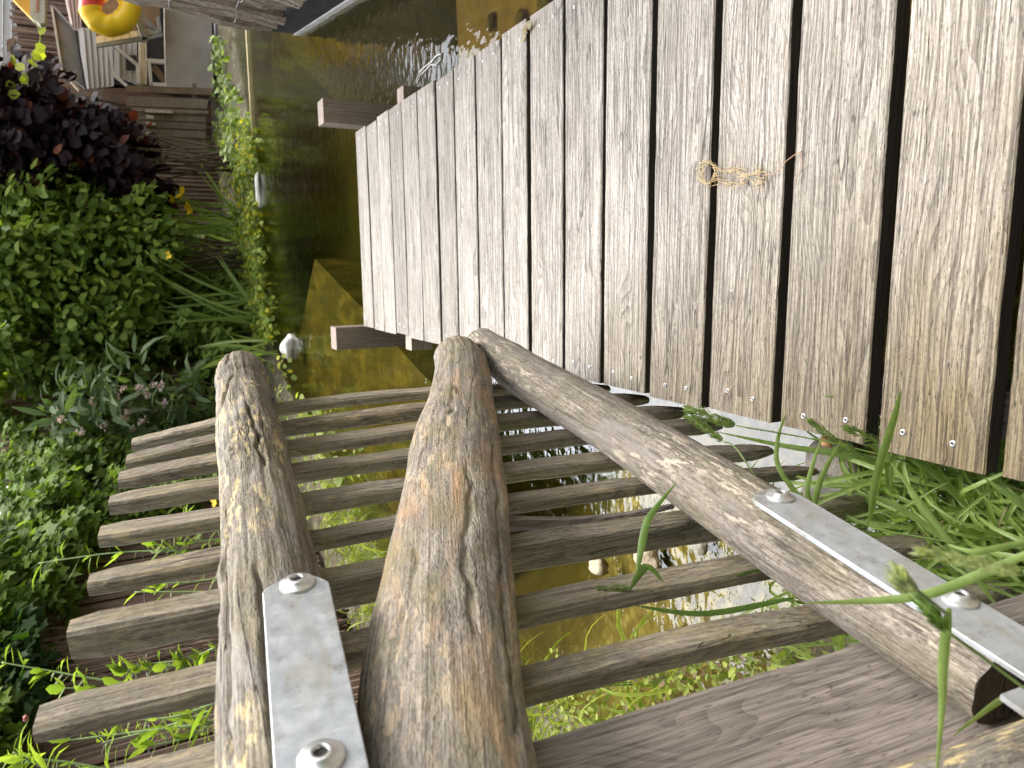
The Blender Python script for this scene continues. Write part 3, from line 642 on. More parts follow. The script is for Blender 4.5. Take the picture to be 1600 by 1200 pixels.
# --- the hedge line: reed screens with ivy
def reed_screen(name, label, A, B, z0, z1, m, pitch=.022, group=None, ties=4, lean=0., jag=.05):
    A, B = V(*A, 0), V(*B, 0); L = np.linalg.norm(B - A); d = (B - A) / L; nn = V(-d[1], d[0], 0)
    t = empty(name, (A + B) / 2 + V(0, 0, z0), label, 'fence', group); b = MB(); k = 0
    for s in np.arange(0, L, pitch):
        p = A + d * (s + rng.normal(0, pitch * .1)); off = nn * (rng.normal(0, .003) + (.5 * pitch if k % 2 else 0)); k += 1; tl = V(rng.normal(0, .012), 0, 0); top = z1 + rng.normal(0, jag); bot = z0 + rng.normal(0, jag * .4); w = pitch * rng.uniform(.62, .8)
        q0, q1 = p + off + V(0, 0, bot), p + off + tl + d * lean * (top - bot) + V(0, 0, top)
        b.tube([q0, (q0 + q1) / 2 + nn * rng.normal(0, .006) + d * rng.normal(0, .004), q1], w, 5)
    b.obj('reeds', m, t, False, frame(A + V(0, 0, z0), EZ, nn))
    k_ = MB(); k_.box(A, d, nn, EZ, (0, pitch * 1.3, z0 - .05), (L, pitch * 1.3 + .012, z1 - .03)); k_.obj('backing_mat', M['mat'], t, False, frame(A, EZ, nn))
    w = MB()
    for i in range(ties):
        z = z0 + (z1 - z0) * (i + .5) / ties
        w.tube([A + d * s + nn * (.014 * math.sin(s * 60)) - nn * .012 + V(0, 0, z + rng.normal(0, .006)) + d * lean * (z - z0) for s in np.arange(0, L, .05)], .003, 4)
    w.obj('binding_wire', M['wire'], t)
    return t
M['wire'] = plain('dull_wire', (.2, .19, .18), (.35, .34, .33), 60, .5, .6)
M['mat'] = plain('brown_backing', (.07, .05, .035), (.12, .085, .06), 14, .9)
M['reed'] = wood('brown_reed', (.40, .28, .21), (.24, .165, .125), (.08, .055, .04), rings=.1, rough=.8)
HL = [(-2.85, 2.2), (-1.85, 7.6), (-.55, 9.75), (1.0, 10.5)]
reed_screen('reed_screen', 'long brown reed screen fence mostly hidden by ivy', HL[0], HL[1], -.15, 1.8, M['reed'], .03, 'reed screens along the garden edge')
reed_screen('reed_screen', 'brown reed screen fence hidden behind the laurel shrub', HL[1], HL[2], -.15, 2.5, M['reed'], .035, 'reed screens along the garden edge')
reed_screen('reed_screen', 'brown reed screen fence showing above and beside the purple shrub', HL[2], (1.75, 10.7), -.15, 2.7, M['reed'], .03, 'reed screens along the garden edge')
def wall_plant(name, label, cat, poly, A, B, nc, rad, per, size, c1, c2, tmpl, c3=None, p3=0., depth=.4, m='leaf', group=None, droop=.5):
    ctr = []; n = V(B[1] - A[1], A[0] - B[0], 0); n = unit(n); n = n if n @ (EYE - V(*A, 0)) > 0 else -n
    for p in sample_px(poly, nc): ctr.append(on_line(p[0], p[1], A, B) + n * rng.uniform(.02, depth))
    ctr = np.array(ctr); t = empty(name, V(ctr[:, 0].mean(), ctr[:, 1].mean(), -.15), label, cat, group)
    P, fw, nr = clumps(ctr, rad, per, droop=droop, face=n + V(0, 0, .2)); k = P[:, 2] > -.22
    nr = nrmz(nr + n * .5)
    leaves('foliage', P[k], fw[k], nr[k], size, c1, c2, tmpl, M[m], t, c3, p3)
    stems(t, V(ctr[:, 0].mean(), ctr[:, 1].mean(), -.15), ctr[rng.choice(len(ctr), 16, False)], .009, .0)
    return t
wall_plant('ivy', 'pale green ivy with small rounded leaves climbing the fence past the laurel', 'ivy', [(-50, 440), (0, 440), (120, 440), (230, 430), (330, 420), (375, 470), (385, 600), (340, 640), (230, 600), (160, 640), (60, 640), (-50, 680)],
           HL[1], HL[2], 360, .2, 46, .085, (.11, .175, .035), (.30, .39, .09), ROUND, (.32, .36, .06), .06, .9)
wall_plant('ivy', 'dark green ivy with pointed leaves covering the fence behind the gate', 'ivy', [(-30, 600), (120, 590), (230, 590), (340, 590), (400, 650), (380, 760), (300, 830), (140, 880), (100, 980), (40, 1010), (0, 1120), (-20, 1300), (-50, 1300)],
           HL[0], HL[1], 520, .17, 38, .078, (.075, .12, .024), (.22, .31, .06), IVY, (.16, .24, .06), .05, .35)
wall_plant('ivy', 'dark glossy ivy at the left edge under the bright shoots', 'ivy', [(-60, 1010), (40, 1010), (90, 1060), (60, 1120), (40, 1200), (-60, 1250)],
           HL[0], HL[1], 26, .13, 30, .075, (.022, .05, .014), (.055, .11, .028), IVY, None, 0, .3)

# ================================================================ GRASSES AND FLOWERS
def ribbons(name, items, m, parent, fold=.25):
    """grass-like blades: items = (points, width, colour, side) merged in ONE foliage mesh"""
    vs = []; fs = []; cs = []
    for pts, w, c, side in items:
        pts = np.asarray(pts, float); k = len(pts); b0 = len(vs)
        for i, p in enumerate(pts):
            t = unit(pts[min(i + 1, k - 1)] - pts[max(i - 1, 0)] + 1e-9); sd = np.cross(t, side); sd = unit(sd + 1e-9); up = np.cross(sd, t)
            u = i / (k - 1); ww = w * min(1., .35 + u * 3.) * (1 - max(0, (u - .45) / .55) ** 1.6) + .0002
            vs += [p - sd * ww / 2 + up * ww * fold, p, p + sd * ww / 2 + up * ww * fold]; cs += [(*c, 1)] * 3
        for i in range(k - 1):
            for q in range(2): a = b0 + i * 3 + q; fs.append((a, a + 1, a + 4, a + 3))
    return mk(name, vs, np.array(fs), m, parent, True, None, cs)
def arc(base, d, L, droop, k=9, wob=.02):
    d = unit(d); p = np.asarray(base, float).copy(); out = [p.copy()]; w = rng.normal(0, wob, 3)
    for i in range(k):
        d = unit(d + V(0, 0, -droop * (i + 1) / k) + w); p = p + d * L / k; out.append(p.copy())
    return out
def curve_px(pxs, ds, k=14):
    """smooth path through sight-line points: pixel corners with a distance each"""
    P = np.array([at_depth(x, y, d) for (x, y), d in zip(pxs, ds)]); n = len(P)
    t = np.linspace(0, n - 1, k); out = []
    for q in t:
        i = min(int(q), n - 2); f = q - i; p0, p1, p2, p3 = P[max(i - 1, 0)], P[i], P[i + 1], P[min(i + 2, n - 1)]
        out.append(.5 * (2 * p1 + (p2 - p0) * f + (2 * p0 - 5 * p1 + 4 * p2 - p3) * f * f + (3 * p1 - p0 - 3 * p2 + p3) * f ** 3))
    return out
def gcol(a=(.07, .14, .025), b=(.17, .27, .06)): return np.array(a) * (1 - (t := rng.uniform())) + np.array(b) * t
VIEW = to_world(V(0, 0, 1.))
def seedhead(parent, path, r, col, dens=260, name='seed_head'):
    path = np.array(path); n = dens; u = rng.uniform(0, 1, n); i = u * (len(path) - 1); j = np.minimum(i.astype(int), len(path) - 2); f = (i - j)[:, None]
    P = path[j] * (1 - f) + path[j + 1] * f; t = nrmz(path[j + 1] - path[j]); rr = r * np.sin(np.pi * np.clip(u * .9 + .08, 0, 1)) ** .6
    d = nrmz(np.cross(t, rng.normal(0, 1, (n, 3)))); P = P + d * (rr * rng.uniform(.2, 1, n))[:, None]
    return leaves(name, P, t + d * .45, d, r * 1.5, np.array(col) * .8, np.array(col) * 1.4, LANCE, M['grass'], parent)

# irises on the far and left bank
YEL = (.88, .62, .02)
def flower(parent, c, r, col, n=6):
    P = np.repeat([c], n, 0) + rng.normal(0, r * .03, (n, 3)); a = np.arange(n) * 2 * PI / n + rng.uniform(0, 6)
    fw = np.stack([np.cos(a), np.sin(a) * .8, rng.uniform(-.5, .7, n)], 1); nr = nrmz(np.stack([-fw[:, 0] * .5, np.full(n, -.6), np.full(n, .8)], 1))
    return leaves('flower', P, fw, nr, r * rng.uniform(.8, 1.2, n), np.array(col) * .8, np.array(col) * 1.1, ROUND, M['petal'], parent)
def iris(px, tips, label, flowers=(), zb=-.25):
    base = on_z(*px, zb); t = empty('iris_plant', base, label, 'iris', 'iris plants along the pond bank'); it = []
    for (tx, ty) in tips:
        for q in range(2):
            tip = on_y(tx + rng.normal(0, 7), ty + rng.normal(0, 7), base[1] + rng.uniform(-.45, .1)); b0 = base + V(rng.normal(0, .13), rng.normal(-.1, .08), 0)
            d = tip - b0; L = np.linalg.norm(d); mid = b0 + d * .55 + V(-d[0] * .14 + rng.normal(0, .05), 0, .08 * L * rng.uniform(-.3, 1))
            pts = [b0 * (1 - u) ** 2 + 2 * mid * u * (1 - u) + tip * u * u for u in np.linspace(0, 1, 11)]
            it.append((pts, rng.uniform(.022, .036), gcol((.22, .33, .08), (.46, .58, .2)), V(rng.normal(0, .6), -1, rng.normal(0, .2))))
    ribbons('leaves', it, M['grass'], t)
    for (fx, fy, r) in flowers:
        c = on_y(fx, fy, base[1] - .6); flower(t, c, r, YEL); b = MB(); b.tube([base, (base + c) / 2 + V(.03, 0, .03), c], .006, 5); b.obj('flower_stem', M['gstem'], t)
    return t
M['gstem'] = plain('green_stem', (.10, .17, .04), (.18, .26, .07), 40, .5)
iris((352, 262), [(205, 200), (232, 212), (198, 206), (262, 232), (244, 190), (300, 215)], 'iris clump leaning right under the purple shrub, no flowers')
iris((382, 350), [(222, 363), (242, 355), (245, 330), (250, 345), (262, 370), (240, 300), (226, 308), (246, 262), (300, 252)], 'iris clump with two bright yellow flowers', [(283, 301, .085), (297, 327, .085), (268, 310, .05)])
iris((408, 487), [(222, 398), (248, 432), (262, 470), (245, 480), (272, 500), (225, 510), (330, 395)], 'iris clump of long thin leaves behind the grey bank stone', [(264, 399, .05)])
iris((432, 556), [(314, 543), (298, 577), (330, 560), (345, 520)], 'small sparse iris clump growing beside the white stone')

# flowering plant with long leaves behind the gate top
fp = empty('flowering_plant', on_y(330, 650, 7.5) * V(1, 1, 0) + V(0, 0, -.2), 'pale pink flowering plant with long grey green leaves above the gate top', 'flowering plant')
ctr = np.array([on_y(*p, rng.uniform(7.2, 7.8)) for p in sample_px([(70, 660), (110, 600), (230, 575), (335, 590), (360, 640), (330, 690), (230, 760), (120, 760)], 60)])
P, fw, nr = clumps(ctr, .20, 9, droop=.1); leaves('foliage', P, fw + V(0, 0, .3), nr, .24, (.075, .12, .05), (.17, .23, .12), LANCE, M['leaf'], fp)
stems(fp, on_y(340, 650, 7.5) * V(1, 1, 0) + V(0, 0, -.2), ctr[:22], .008, .05)
for (x, y) in [(180, 620), (192, 608), (217, 605), (226, 612), (229, 618), (240, 600), (250, 603), (196, 652), (200, 645), (225, 655), (222, 660), (208, 670), (256, 632), (145, 628), (163, 665), (127, 676), (95, 655)]:
    c = on_y(x, y, 7.15); k = 16; P = c + rng.normal(0, .014, (k, 3)); d = nrmz(rng.normal(0, 1, (k, 3)) + V(0, -1, .5))
    leaves('flower', P, rng.normal(0, 1, (k, 3)), d, .028, (.5, .36, .4), (.78, .66, .68), ROUND, M['petal'], fp)
# bright leafy shoots standing between the gate and the ivy
def shoot(paths, label, size, tm, c1, c2, d0, n=26, name='leafy_shoot'):
    P = []; FW = []; NR = []; b = MB()
    t = None
    for pxs in paths:
        pts = np.array(curve_px(pxs, [d0 + rng.uniform(-.1, .1)] * len(pxs), 16))
        if t is None: t = empty(name, pts[0], label, 'leafy shoot', 'leafy shoots behind the gate')
        b.tube(pts, [.005 - .003 * i / 15 for i in range(16)], 5)
        for i in range(n):
            u = rng.uniform(.0, 1); q = u * 15; j = min(int(q), 14); p = pts[j] * (1 - q + j) + pts[j + 1] * (q - j); tg = unit(pts[j + 1] - pts[j])
            sd = unit(np.cross(tg, V(*rng.normal(0, 1, 3)))); P.append(p); FW.append(tg * .55 + sd); NR.append(unit(tg - sd * .3 + V(0, -.5, .3)))
    b.obj('stem', M['gstem'], t, True); leaves('foliage', np.array(P), np.array(FW), np.array(NR), size, c1, c2, tm, M['leaf'], t)
YG1, YG2 = (.15, .22, .045), (.33, .40, .10)
shoot([[(360, 862), (200, 862), (60, 880)], [(360, 840), (290, 850), (235, 862)], [(370, 890), (300, 870), (240, 850)], [(345, 830), (310, 822), (285, 815)]], 'bright yellow green narrow leaved shoot behind the fifth and sixth pickets', .095, LANCE, YG1, YG2, 3.0, 24)
shoot([[(320, 1080), (180, 1065), (60, 1045), (2, 1035)], [(330, 1050), (260, 1040), (190, 1050)], [(340, 1010), (290, 1030), (200, 1040)], [(350, 1060), (240, 1075), (100, 1075)]], 'bright shoot with small paired leaves reaching past the widest picket', .055, OVAL, YG1, YG2, 2.3, 40)
shoot([[(330, 1130), (200, 1145), (80, 1160)], [(330, 1110), (260, 1135), (160, 1160)], [(345, 1095), (270, 1120), (190, 1125)], [(200, 1210), (100, 1190), (15, 1185)], [(340, 1120), (300, 1150), (230, 1165)], [(120, 1220), (60, 1195), (20, 1175)]], 'bright shoot of narrow leaves between the two lowest pickets', .075, LANCE, YG1, YG2, 2.0, 30)
shoot([[(430, 880), (330, 905), (250, 912)], [(430, 930), (330, 925), (210, 925)]], 'short bright shoot peeping between the sixth and seventh pickets', .06, LANCE, YG1, YG2, 2.4, 18)
sm = empty('yellow_flower', on_z(420, 780, -.25) * V(1, 1, 1), 'single yellow flower showing between two pickets left of the top rail', 'flower')
c = at_depth(336, 781, 3.4); flower(sm, c, .035, YEL); b = MB(); b.tube([on_z(420, 780, -.25), c], .004, 5); b.obj('flower_stem', M['gstem'], sm)

# ground cover
def cover(name, label, pts, rad, per, size, c1, c2, tm, c3=None, p3=0., cat='ground cover'):
    P, fw, nr = clumps(pts, rad, per, flat=.6, droop=0, face=V(0, -.3, .8)); k = P[:, 2] > -.29
    return prop(leaves(name, P[k], fw[k], nr[k], size, c1, c2, tm, M['leaf'], None, c3, p3), label, cat, None, 'stuff')
pts = [on_z(p[0], p[1], rng.uniform(-.27, -.16)) for p in sample_px([(345, 190), (384, 172), (390, 200), (394, 240), (398, 330), (415, 440), (425, 520), (395, 560), (350, 480), (340, 380), (335, 260), (340, 230)], 400)]
cover('bank_cover', 'low yellow green leaves creeping along the far pond edge', pts, .14, 26, .05, (.15, .22, .045), (.42, .48, .11), ROUND, (.6, .52, .05), .14)
pts = [on_z(p[0], p[1], rng.uniform(-.2, .15)) for p in sample_px([(330, 45), (352, 60), (368, 150), (372, 240), (345, 245), (335, 150)], 44)]
cover('trailing_leaves', 'small green leaves trailing along the foot of the concrete wall', pts, .09, 11, .055, (.12, .17, .05), (.30, .36, .14), ROUND)
pts = [on_z(p[0], p[1], rng.uniform(-.24, -.1)) for p in sample_px([(395, 545), (440, 570), (470, 610), (520, 650), (560, 700), (560, 800), (500, 860), (420, 860), (400, 700), (380, 600)], 60)]
cover('bank_herbs', 'pale green herbs on the left bank behind the gate', pts, .13, 14, .05, (.16, .22, .05), (.42, .48, .15), ROUND, (.45, .4, .08), .1)
pts = [on_z(p[0], p[1], rng.uniform(-.22, -.12)) for p in sample_px([(790, 1060), (900, 1010), (1010, 1030), (1150, 990), (1260, 960), (1340, 980), (1240, 1080), (1050, 1200), (850, 1300), (740, 1260)], 120)]
cover('creeping_plants', 'yellow green creeping leaves on the ground under the gate', pts, .06, 18, .021, (.14, .19, .035), (.42, .45, .12), OVAL, (.26, .18, .11), .25)
it = []
for _ in range(900):
    Y = rng.uniform(1.2, 5.2); xb = np.interp(Y, [1.25, 1.75, 2.6, 3.6, 4.9], [-1.0, -1.42, -1.72, -1.78, -1.6]) - rng.uniform(-.08, .4)
    it.append((arc((xb, Y, -.27), V(rng.normal(0, .4), rng.normal(0, .4), 1), rng.uniform(.12, .45), .8), rng.uniform(.006, .012), gcol((.2, .26, .04), (.5, .55, .13)), V(rng.normal(), -1, .2)))
prop(ribbons('bank_grass', it, M['grass'], None), 'yellow green grass fringing the left pond bank', 'grass', None, 'stuff')

# grass beside the dock
gt = empty('grass_tuft', (-.36, .5, -.17), 'tall green grass tuft growing between the gate and the dock', 'grass tuft')
it = []
for _ in range(820):
    base = V(rng.uniform(-.47, -.275), rng.uniform(.12, .70) , -.17); L = rng.uniform(.14, .40)
    it.append((arc(base, V(rng.normal(.10, .42), rng.normal(.5, .4), .75), L, rng.uniform(.4, 1.4), 10), rng.uniform(.0034, .0078), gcol((.17, .25, .05), (.38, .49, .15)), V(rng.normal(0, .7), -.6, .8)))
for _ in range(130):
    base = V(rng.uniform(-.46, -.28), rng.uniform(.15, .68), -.17); it.append((arc(base, V(rng.normal(0, .6), rng.normal(.3, .5), .4), rng.uniform(.1, .3), .9, 10), .003, gcol((.3, .24, .12), (.45, .38, .22)), V(rng.normal(), -.6, .8)))
hand = [([(1420, 735), (1330, 712), (1230, 697), (1117, 674)], [1.10, 1.12, 1.15, 1.18], 10), ([(1290, 850), (1244, 839), (1200, 790), (1181, 748)], [.92, .92, .95, .98], 13),
        ([(1300, 830), (1222, 740), (1216, 687), (1230, 642)], [1.0, 1.02, 1.04, 1.05], 8), ([(1275, 800), (1262, 760), (1287, 675)], [.98, .98, 1.0], 8), ([(1268, 830), (1281, 756), (1315, 687)], [.92, .93, .95], 10),
        ([(1360, 815), (1375, 735), (1400, 650), (1408, 607)], [.9, .9, .9, .9], 15), ([(1640, 830), (1600, 790), (1536, 746)], [.85, .85, .86], 13), ([(1381, 622), (1347, 625), (1325, 619), (1287, 620)], [1.06, 1.05, 1.05, 1.06], 7),
        ([(1640, 840), (1550, 860), (1515, 863), (1480, 850)], [.55, .57, .58, .6], 12), ([(1640, 850), (1537, 897), (1444, 931), (1350, 940), (1253, 942)], [.50, .53, .55, .57, .58], 16),
        ([(1484, 950), (1480, 987), (1475, 1044), (1473, 1106), (1462, 1230)], [.52, .52, .52, .51, .5], 16), ([(1610, 1075), (1572, 1092), (1537, 1115), (1487, 1152)], [.60, .60, .6, .6], 12),
        ([(1340, 870), (1290, 870), (1250, 850)], [.86, .87, .88], 8), ([(1470, 905), (1380, 895), (1280, 885)], [.72, .75, .78], 9), ([(1560, 950), (1450, 800), (1390, 720)], [.85, .88, .9], 9),
        ([(1500, 860), (1400, 790), (1330, 770)], [.9, .92, .93], 10), ([(1520, 800), (1450, 730), (1400, 700)], [.98, .98, .98], 10)]
for pxs, ds, w in hand: it.append((curve_px(pxs, ds), w * ds[1] / F, gcol((.2, .29, .08), (.33, .44, .15)), VIEW + rng.normal(0, .2, 3)))
ribbons('blades', it, M['grass'], gt)['kind'] = 'stuff'
for pxs, ds, r, c in [([(1150, 665), (1110, 652), (1076, 640)], [1.05, 1.06, 1.07], .008, (.25, .33, .12)), ([(1130, 690), (1100, 668), (1075, 652)], [1.05, 1.06, 1.07], .006, (.22, .3, .1)),
                      ([(1350, 715), (1300, 685), (1268, 660)], [1.0, 1.0, 1.0], .006, (.2, .27, .09)), ([(1400, 706), (1350, 680), (1325, 670)], [1.0, 1.0, 1.0], .006, (.2, .27, .09)),
                      ([(1360, 826), (1300, 822), (1252, 820)], [.82, .83, .84], .006, (.16, .22, .06)), ([(1260, 838), (1235, 838), (1216, 838)], [.82, .83, .84], .005, (.16, .22, .06)),
                      ([(1478, 985), (1460, 965), (1436, 940)], [.52, .52, .53], .005, (.12, .19, .04)), ([(1600, 893), (1520, 880), (1440, 862)], [.44, .44, .44], .0045, (.42, .45, .26)), ([(1432, 922), (1415, 912), (1402, 898)], [.42, .42, .42], .005, (.44, .47, .3))]:
    p = curve_px(pxs, ds, 10); seedhead(gt, p, r, c)
for pxs, ds in [([(1260, 860), (1190, 760), (1150, 700), (1130, 690)], [.95, 1.0, 1.04, 1.05]), ([(1420, 722), (1290, 690), (1150, 665)], [1.0, 1.03, 1.05]), ([(1620, 1090), (1560, 1045), (1478, 985)], [.53, .53, .52]), ([(1500, 850), (1360, 826)], [.8, .82]), ([(1700, 905), (1600, 893)], [.44, .44]), ([(1480, 960), (1432, 922)], [.45, .42])]:
    b = MB(); b.tube(curve_px(pxs, ds, 10), .0012, 5); b.obj('seed_stem', M['gstem'], gt, True)
g2 = empty('grass_tuft', (-.55, .65, -.18), 'thin grass tuft with seed heads leaning through the gate pickets', 'grass tuft')
it = []
for _ in range(170):
    base = V(rng.uniform(-.80, -.44), rng.uniform(.3, .85), -.18); it.append((arc(base, V(rng.normal(-.2, .4), rng.normal(.5, .4), .7), rng.uniform(.14, .4), rng.uniform(.4, 1.2), 10), rng.uniform(.004, .008), gcol((.18, .25, .05), (.42, .5, .15)), V(rng.normal(0, .7), -.6, .8)))
for pxs, ds, w in [([(996, 892), (1007, 830), (1020, 800), (1058, 753)], [.84, .85, .86, .88], 12), ([(1000, 885), (1018, 888), (1037, 910)], [.84, .84, .84], 9), ([(1012, 887), (998, 900), (984, 923)], [.84, .84, .84], 12), ([(1240, 935), (1100, 960), (985, 945)], [.98, 1.0, 1.02], 10), ([(1260, 905), (1190, 890), (1100, 918), (1000, 918)], [.92, .90, .88, .85], 4)]:
    it.append((curve_px(pxs, ds), w * ds[0] / F, gcol((.13, .22, .05), (.2, .31, .09)), VIEW + rng.normal(0, .2, 3)))
ribbons('blades', it, M['grass'], g2)['kind'] = 'stuff'
for pxs, d, r in [([(985, 918), (940, 922), (888, 927)], .84, .0045), ([(1180, 1010), (1110, 1028), (1020, 1068)], 1.0, .005), ([(990, 1068), (950, 1070), (910, 1072)], 1.05, .004)]:
    seedhead(g2, curve_px(pxs, [d] * 3, 10), r, (.17, .24, .06))

b = MB(); lp = [on_z(x, y, ZW + .003) for x, y in [(650, 129), (655, 114), (664, 104), (674, 97), (682, 87), (690, 84), (689, 93), (681, 102), (673, 101), (665, 110), (657, 117), (652, 130)]]; b.tube(lp, .0035, 6)  # sky reflection on the water, modelled as a pale tube
prop(b.obj('reflection_loop', M['pale'], None, True), 'thin whitish sky reflection shaped as a loop on the water beside the far right dock edge', 'loop')
# ---------------------------------------------------------------- small things on the dock and gate
rt = empty('dried_root', on_z(1160, 270, 0), 'dried curly yellow root strand lying across two dock boards', 'root')
b = MB()
def dpt(x, y, z): return on_z(x, y, z)
for k in range(26):
    if k < 9: q = [(1107 + rng.normal(0, 2) + (13 + rng.normal(0, 3)) * math.cos(a), 270 + (17 + rng.normal(0, 3)) * math.sin(a)) for a in np.linspace(0 + k, 4.6 + k, 12)]
    else:
        x0, y0 = rng.uniform(1125, 1185), rng.uniform(266, 286); q = [(x0, y0)]
        for _ in range(11): q.append((np.clip(q[-1][0] + rng.normal(0, 7), 1112, 1198), np.clip(q[-1][1] + rng.normal(0, 4.5), 262, 296)))
    b.tube([dpt(x, y, .003 + abs(rng.normal(0, .004))) for x, y in q], .00045, 5)
b.obj('root_fibres', plain('straw_fibre', (.5, .36, .16), (.72, .56, .32), 80, .7), rt, True)
b = MB()
b.tube([dpt(*q, .006) for q in [(1192, 275), (1210, 270), (1222, 262), (1228, 252), (1240, 243), (1256, 234)]], .0007, 6); b.tube([dpt(*q, .005) for q in [(1240, 286), (1249, 272), (1256, 258), (1250, 245), (1252, 236)]], .00055, 5)
b.obj('twig', plain('red_brown_twig', (.36, .2, .11), (.5, .32, .19), 80, .7), rt, True)
c = on_z(823, 52, .003); P = c + rng.normal(0, .006, (7, 3)) * V(1, 1, .3) + V(0, 0, .003)
lf = empty('dry_leaf', c, 'small curled tan dry leaf on a dock board near the far right edge', 'leaf'); leaves('leaf_blade', P, rng.normal(0, 1, (7, 3)) * V(1, 1, .2), nrmz(rng.normal(0, .4, (7, 3)) + V(0, 0, 1)), .03, (.4, .3, .17), (.6, .5, .35), OVAL, M['petal'], lf)
c = gpt(-.555, .974, .006); rock('beetle', c, (.0032, .0024, .002), plain('beetle_red', (.25, .04, .03), (.4, .12, .09), 300, .3), 'tiny dark red beetle sitting on the tip of a near picket', 'beetle', sub=2)



# ================================================================ FAR BUILDINGS (outlines measured in the photo, each plane at its own distance)
def panel(name, px, Y, th, m, parent): b = MB(); b.prism([on_y(x, y, Y) for x, y in px], (0, th, 0)); return b.obj(name, m, parent)
def bar(name, p0, p1, w, Y, th, m, parent):
    d = unit(V(p1[0] - p0[0], p1[1] - p0[1], 0)); n = V(-d[1], d[0], 0) * w / 2
    return panel(name, [(p0[0] + n[0], p0[1] + n[1]), (p1[0] + n[0], p1[1] + n[1]), (p1[0] - n[0], p1[1] - n[1]), (p0[0] - n[0], p0[1] - n[1])], Y, th, m, parent)
def laps(name, q, Y, n, m, parent, lap=.025):
    A, B, C_, D = [on_y(x, y, Y) for x, y in q]; b = MB()
    for i in range(n):
        u, v = i / n, (i + .97) / n; a0, a1, d0, d1 = A + (B - A) * u, A + (B - A) * v, D + (C_ - D) * u, D + (C_ - D) * v; k = V(0, -lap, 0)
        b.prism([a0, d0, d1 + k, a1 + k], (0, .03, 0))
    return b.obj(name, m, parent)
M['white'] = plain('off_white_paint', (.58, .55, .5), (.74, .72, .68), 6, .6); M['cream'] = plain('cream_boards', (.62, .54, .40), (.76, .68, .53), 8, .7, bumpd=.002)
M['siding'] = plain('grey_siding', (.46, .44, .42), (.60, .58, .56), 3, .7, bumpd=.002, stretch=(.4, 1, 5)); M['pink'] = plain('pinkish_boards', (.50, .37, .32), (.60, .47, .42), 3, .75); M['felt'] = plain('grey_roof_felt', (.17, .165, .16), (.29, .28, .275), 5, .85, bumpd=.004)
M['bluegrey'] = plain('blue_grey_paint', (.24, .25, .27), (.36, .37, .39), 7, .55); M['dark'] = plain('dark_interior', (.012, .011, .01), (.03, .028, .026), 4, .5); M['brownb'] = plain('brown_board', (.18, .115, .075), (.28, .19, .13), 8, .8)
M['oldplank'] = wood('old_fence_plank', (.40, .33, .26), (.25, .195, .15), (.09, .07, .05), rings=.2, rough=.85); M['paleplank'] = plain('pale_split_wood', (.5, .43, .33), (.66, .6, .5), 12, .75)
ho = empty('garden_house', on_y(331, 90, 10.3), 'grey boarded garden house with felt roof above a concrete wall across the pond', 'house')
panel('concrete_base', [(256, -90), (257, 30), (259, 137), (334, 140), (331, 40), (330, -90)], 10.15, .3, M['conc'], ho)
panel('back_wall', [(120, -90), (120, 60), (135, 139), (258, 136), (256, -90)], 10.75, .1, M['dark'], ho)
laps('siding', [(122, 44), (176, 44), (178, 135), (132, 140)], 10.4, 6, M['siding'], ho); laps('siding', [(178, 66), (214, 66), (215, 133), (178, 118)], 10.55, 4, M['siding'], ho)
laps('gable_boards', [(84, -90), (130, -90), (127, 52), (110, 40)], 10.42, 4, M['pink'], ho)
rf = panel('roof', [(80, 8), (117, 47), (133, 138), (97, 112)], 9.95, .06, M['felt'], ho)
for p0, p1, w, m in [((80, 6), (97, 113), 3.5, 'white'), ((80, 6), (118, 48), 3.5, 'bluegrey'), ((97, 112), (124, 141), 3.5, 'cream'), ((118, 47), (134, 139), 3, 'dark')]: bar('roof_trim', p0, p1, w, 9.9, .05, M[m], rf)
for p0, p1 in [((170, 72), (177, 116)), ((177, 116), (199, 134)), ((179, 72), (214, 100)), ((214, 99), (217, 132))]: bar('porch_trim', p0, p1, 4, 10.3, .05, M['white'], ho)
laps('porch_beam', [(216, 62), (229, 62), (230, 132), (217, 132)], 10.36, 3, M['cream'], ho, .01)
wn = bar('window', (228, 94), (259, 96), 6, 10.3, .06, M['white'], ho)
for p0, p1 in [((233, 97), (236, 133)), ((236, 131), (259, 132))]: bar('frame', p0, p1, 5, 10.3, .06, M['white'], wn)
panel('pane', [(236, 98), (258, 98), (259, 130), (237, 130)], 10.5, .02, M['dark'], wn); bar('brace_board', (239, 103), (259, 127), 9, 10.4, .04, M['brownb'], ho)
w2 = panel('window', [(235, 64), (257, 64), (257, 91), (236, 91)], 10.45, .03, M['dark'], ho); panel('window', [(195, 86), (213, 86), (214, 108), (197, 108)], 10.5, .03, M['dark'], ho)
bl = laps('balcony', [(150, 57), (252, 43), (253, 51), (150, 68)], 9.7, 8, M['cream'], ho, .01)
for p0, p1, w in [((151, 71), (226, 60), 5), ((226, 60), (254, 54), 4), ((211, 16), (227, 64), 8), ((219, 20), (249, 50), 3.5), ((222, 36), (241, 45), 3.5), ((247, 26), (251, 50), 4)]: bar('railing', p0, p1, w, 9.62, .05, M['bluegrey'], bl)
panel('balcony_floor', [(150, 58), (212, 52), (250, 46), (250, -90), (150, -90)], 9.95, .04, M['brownb'], ho)
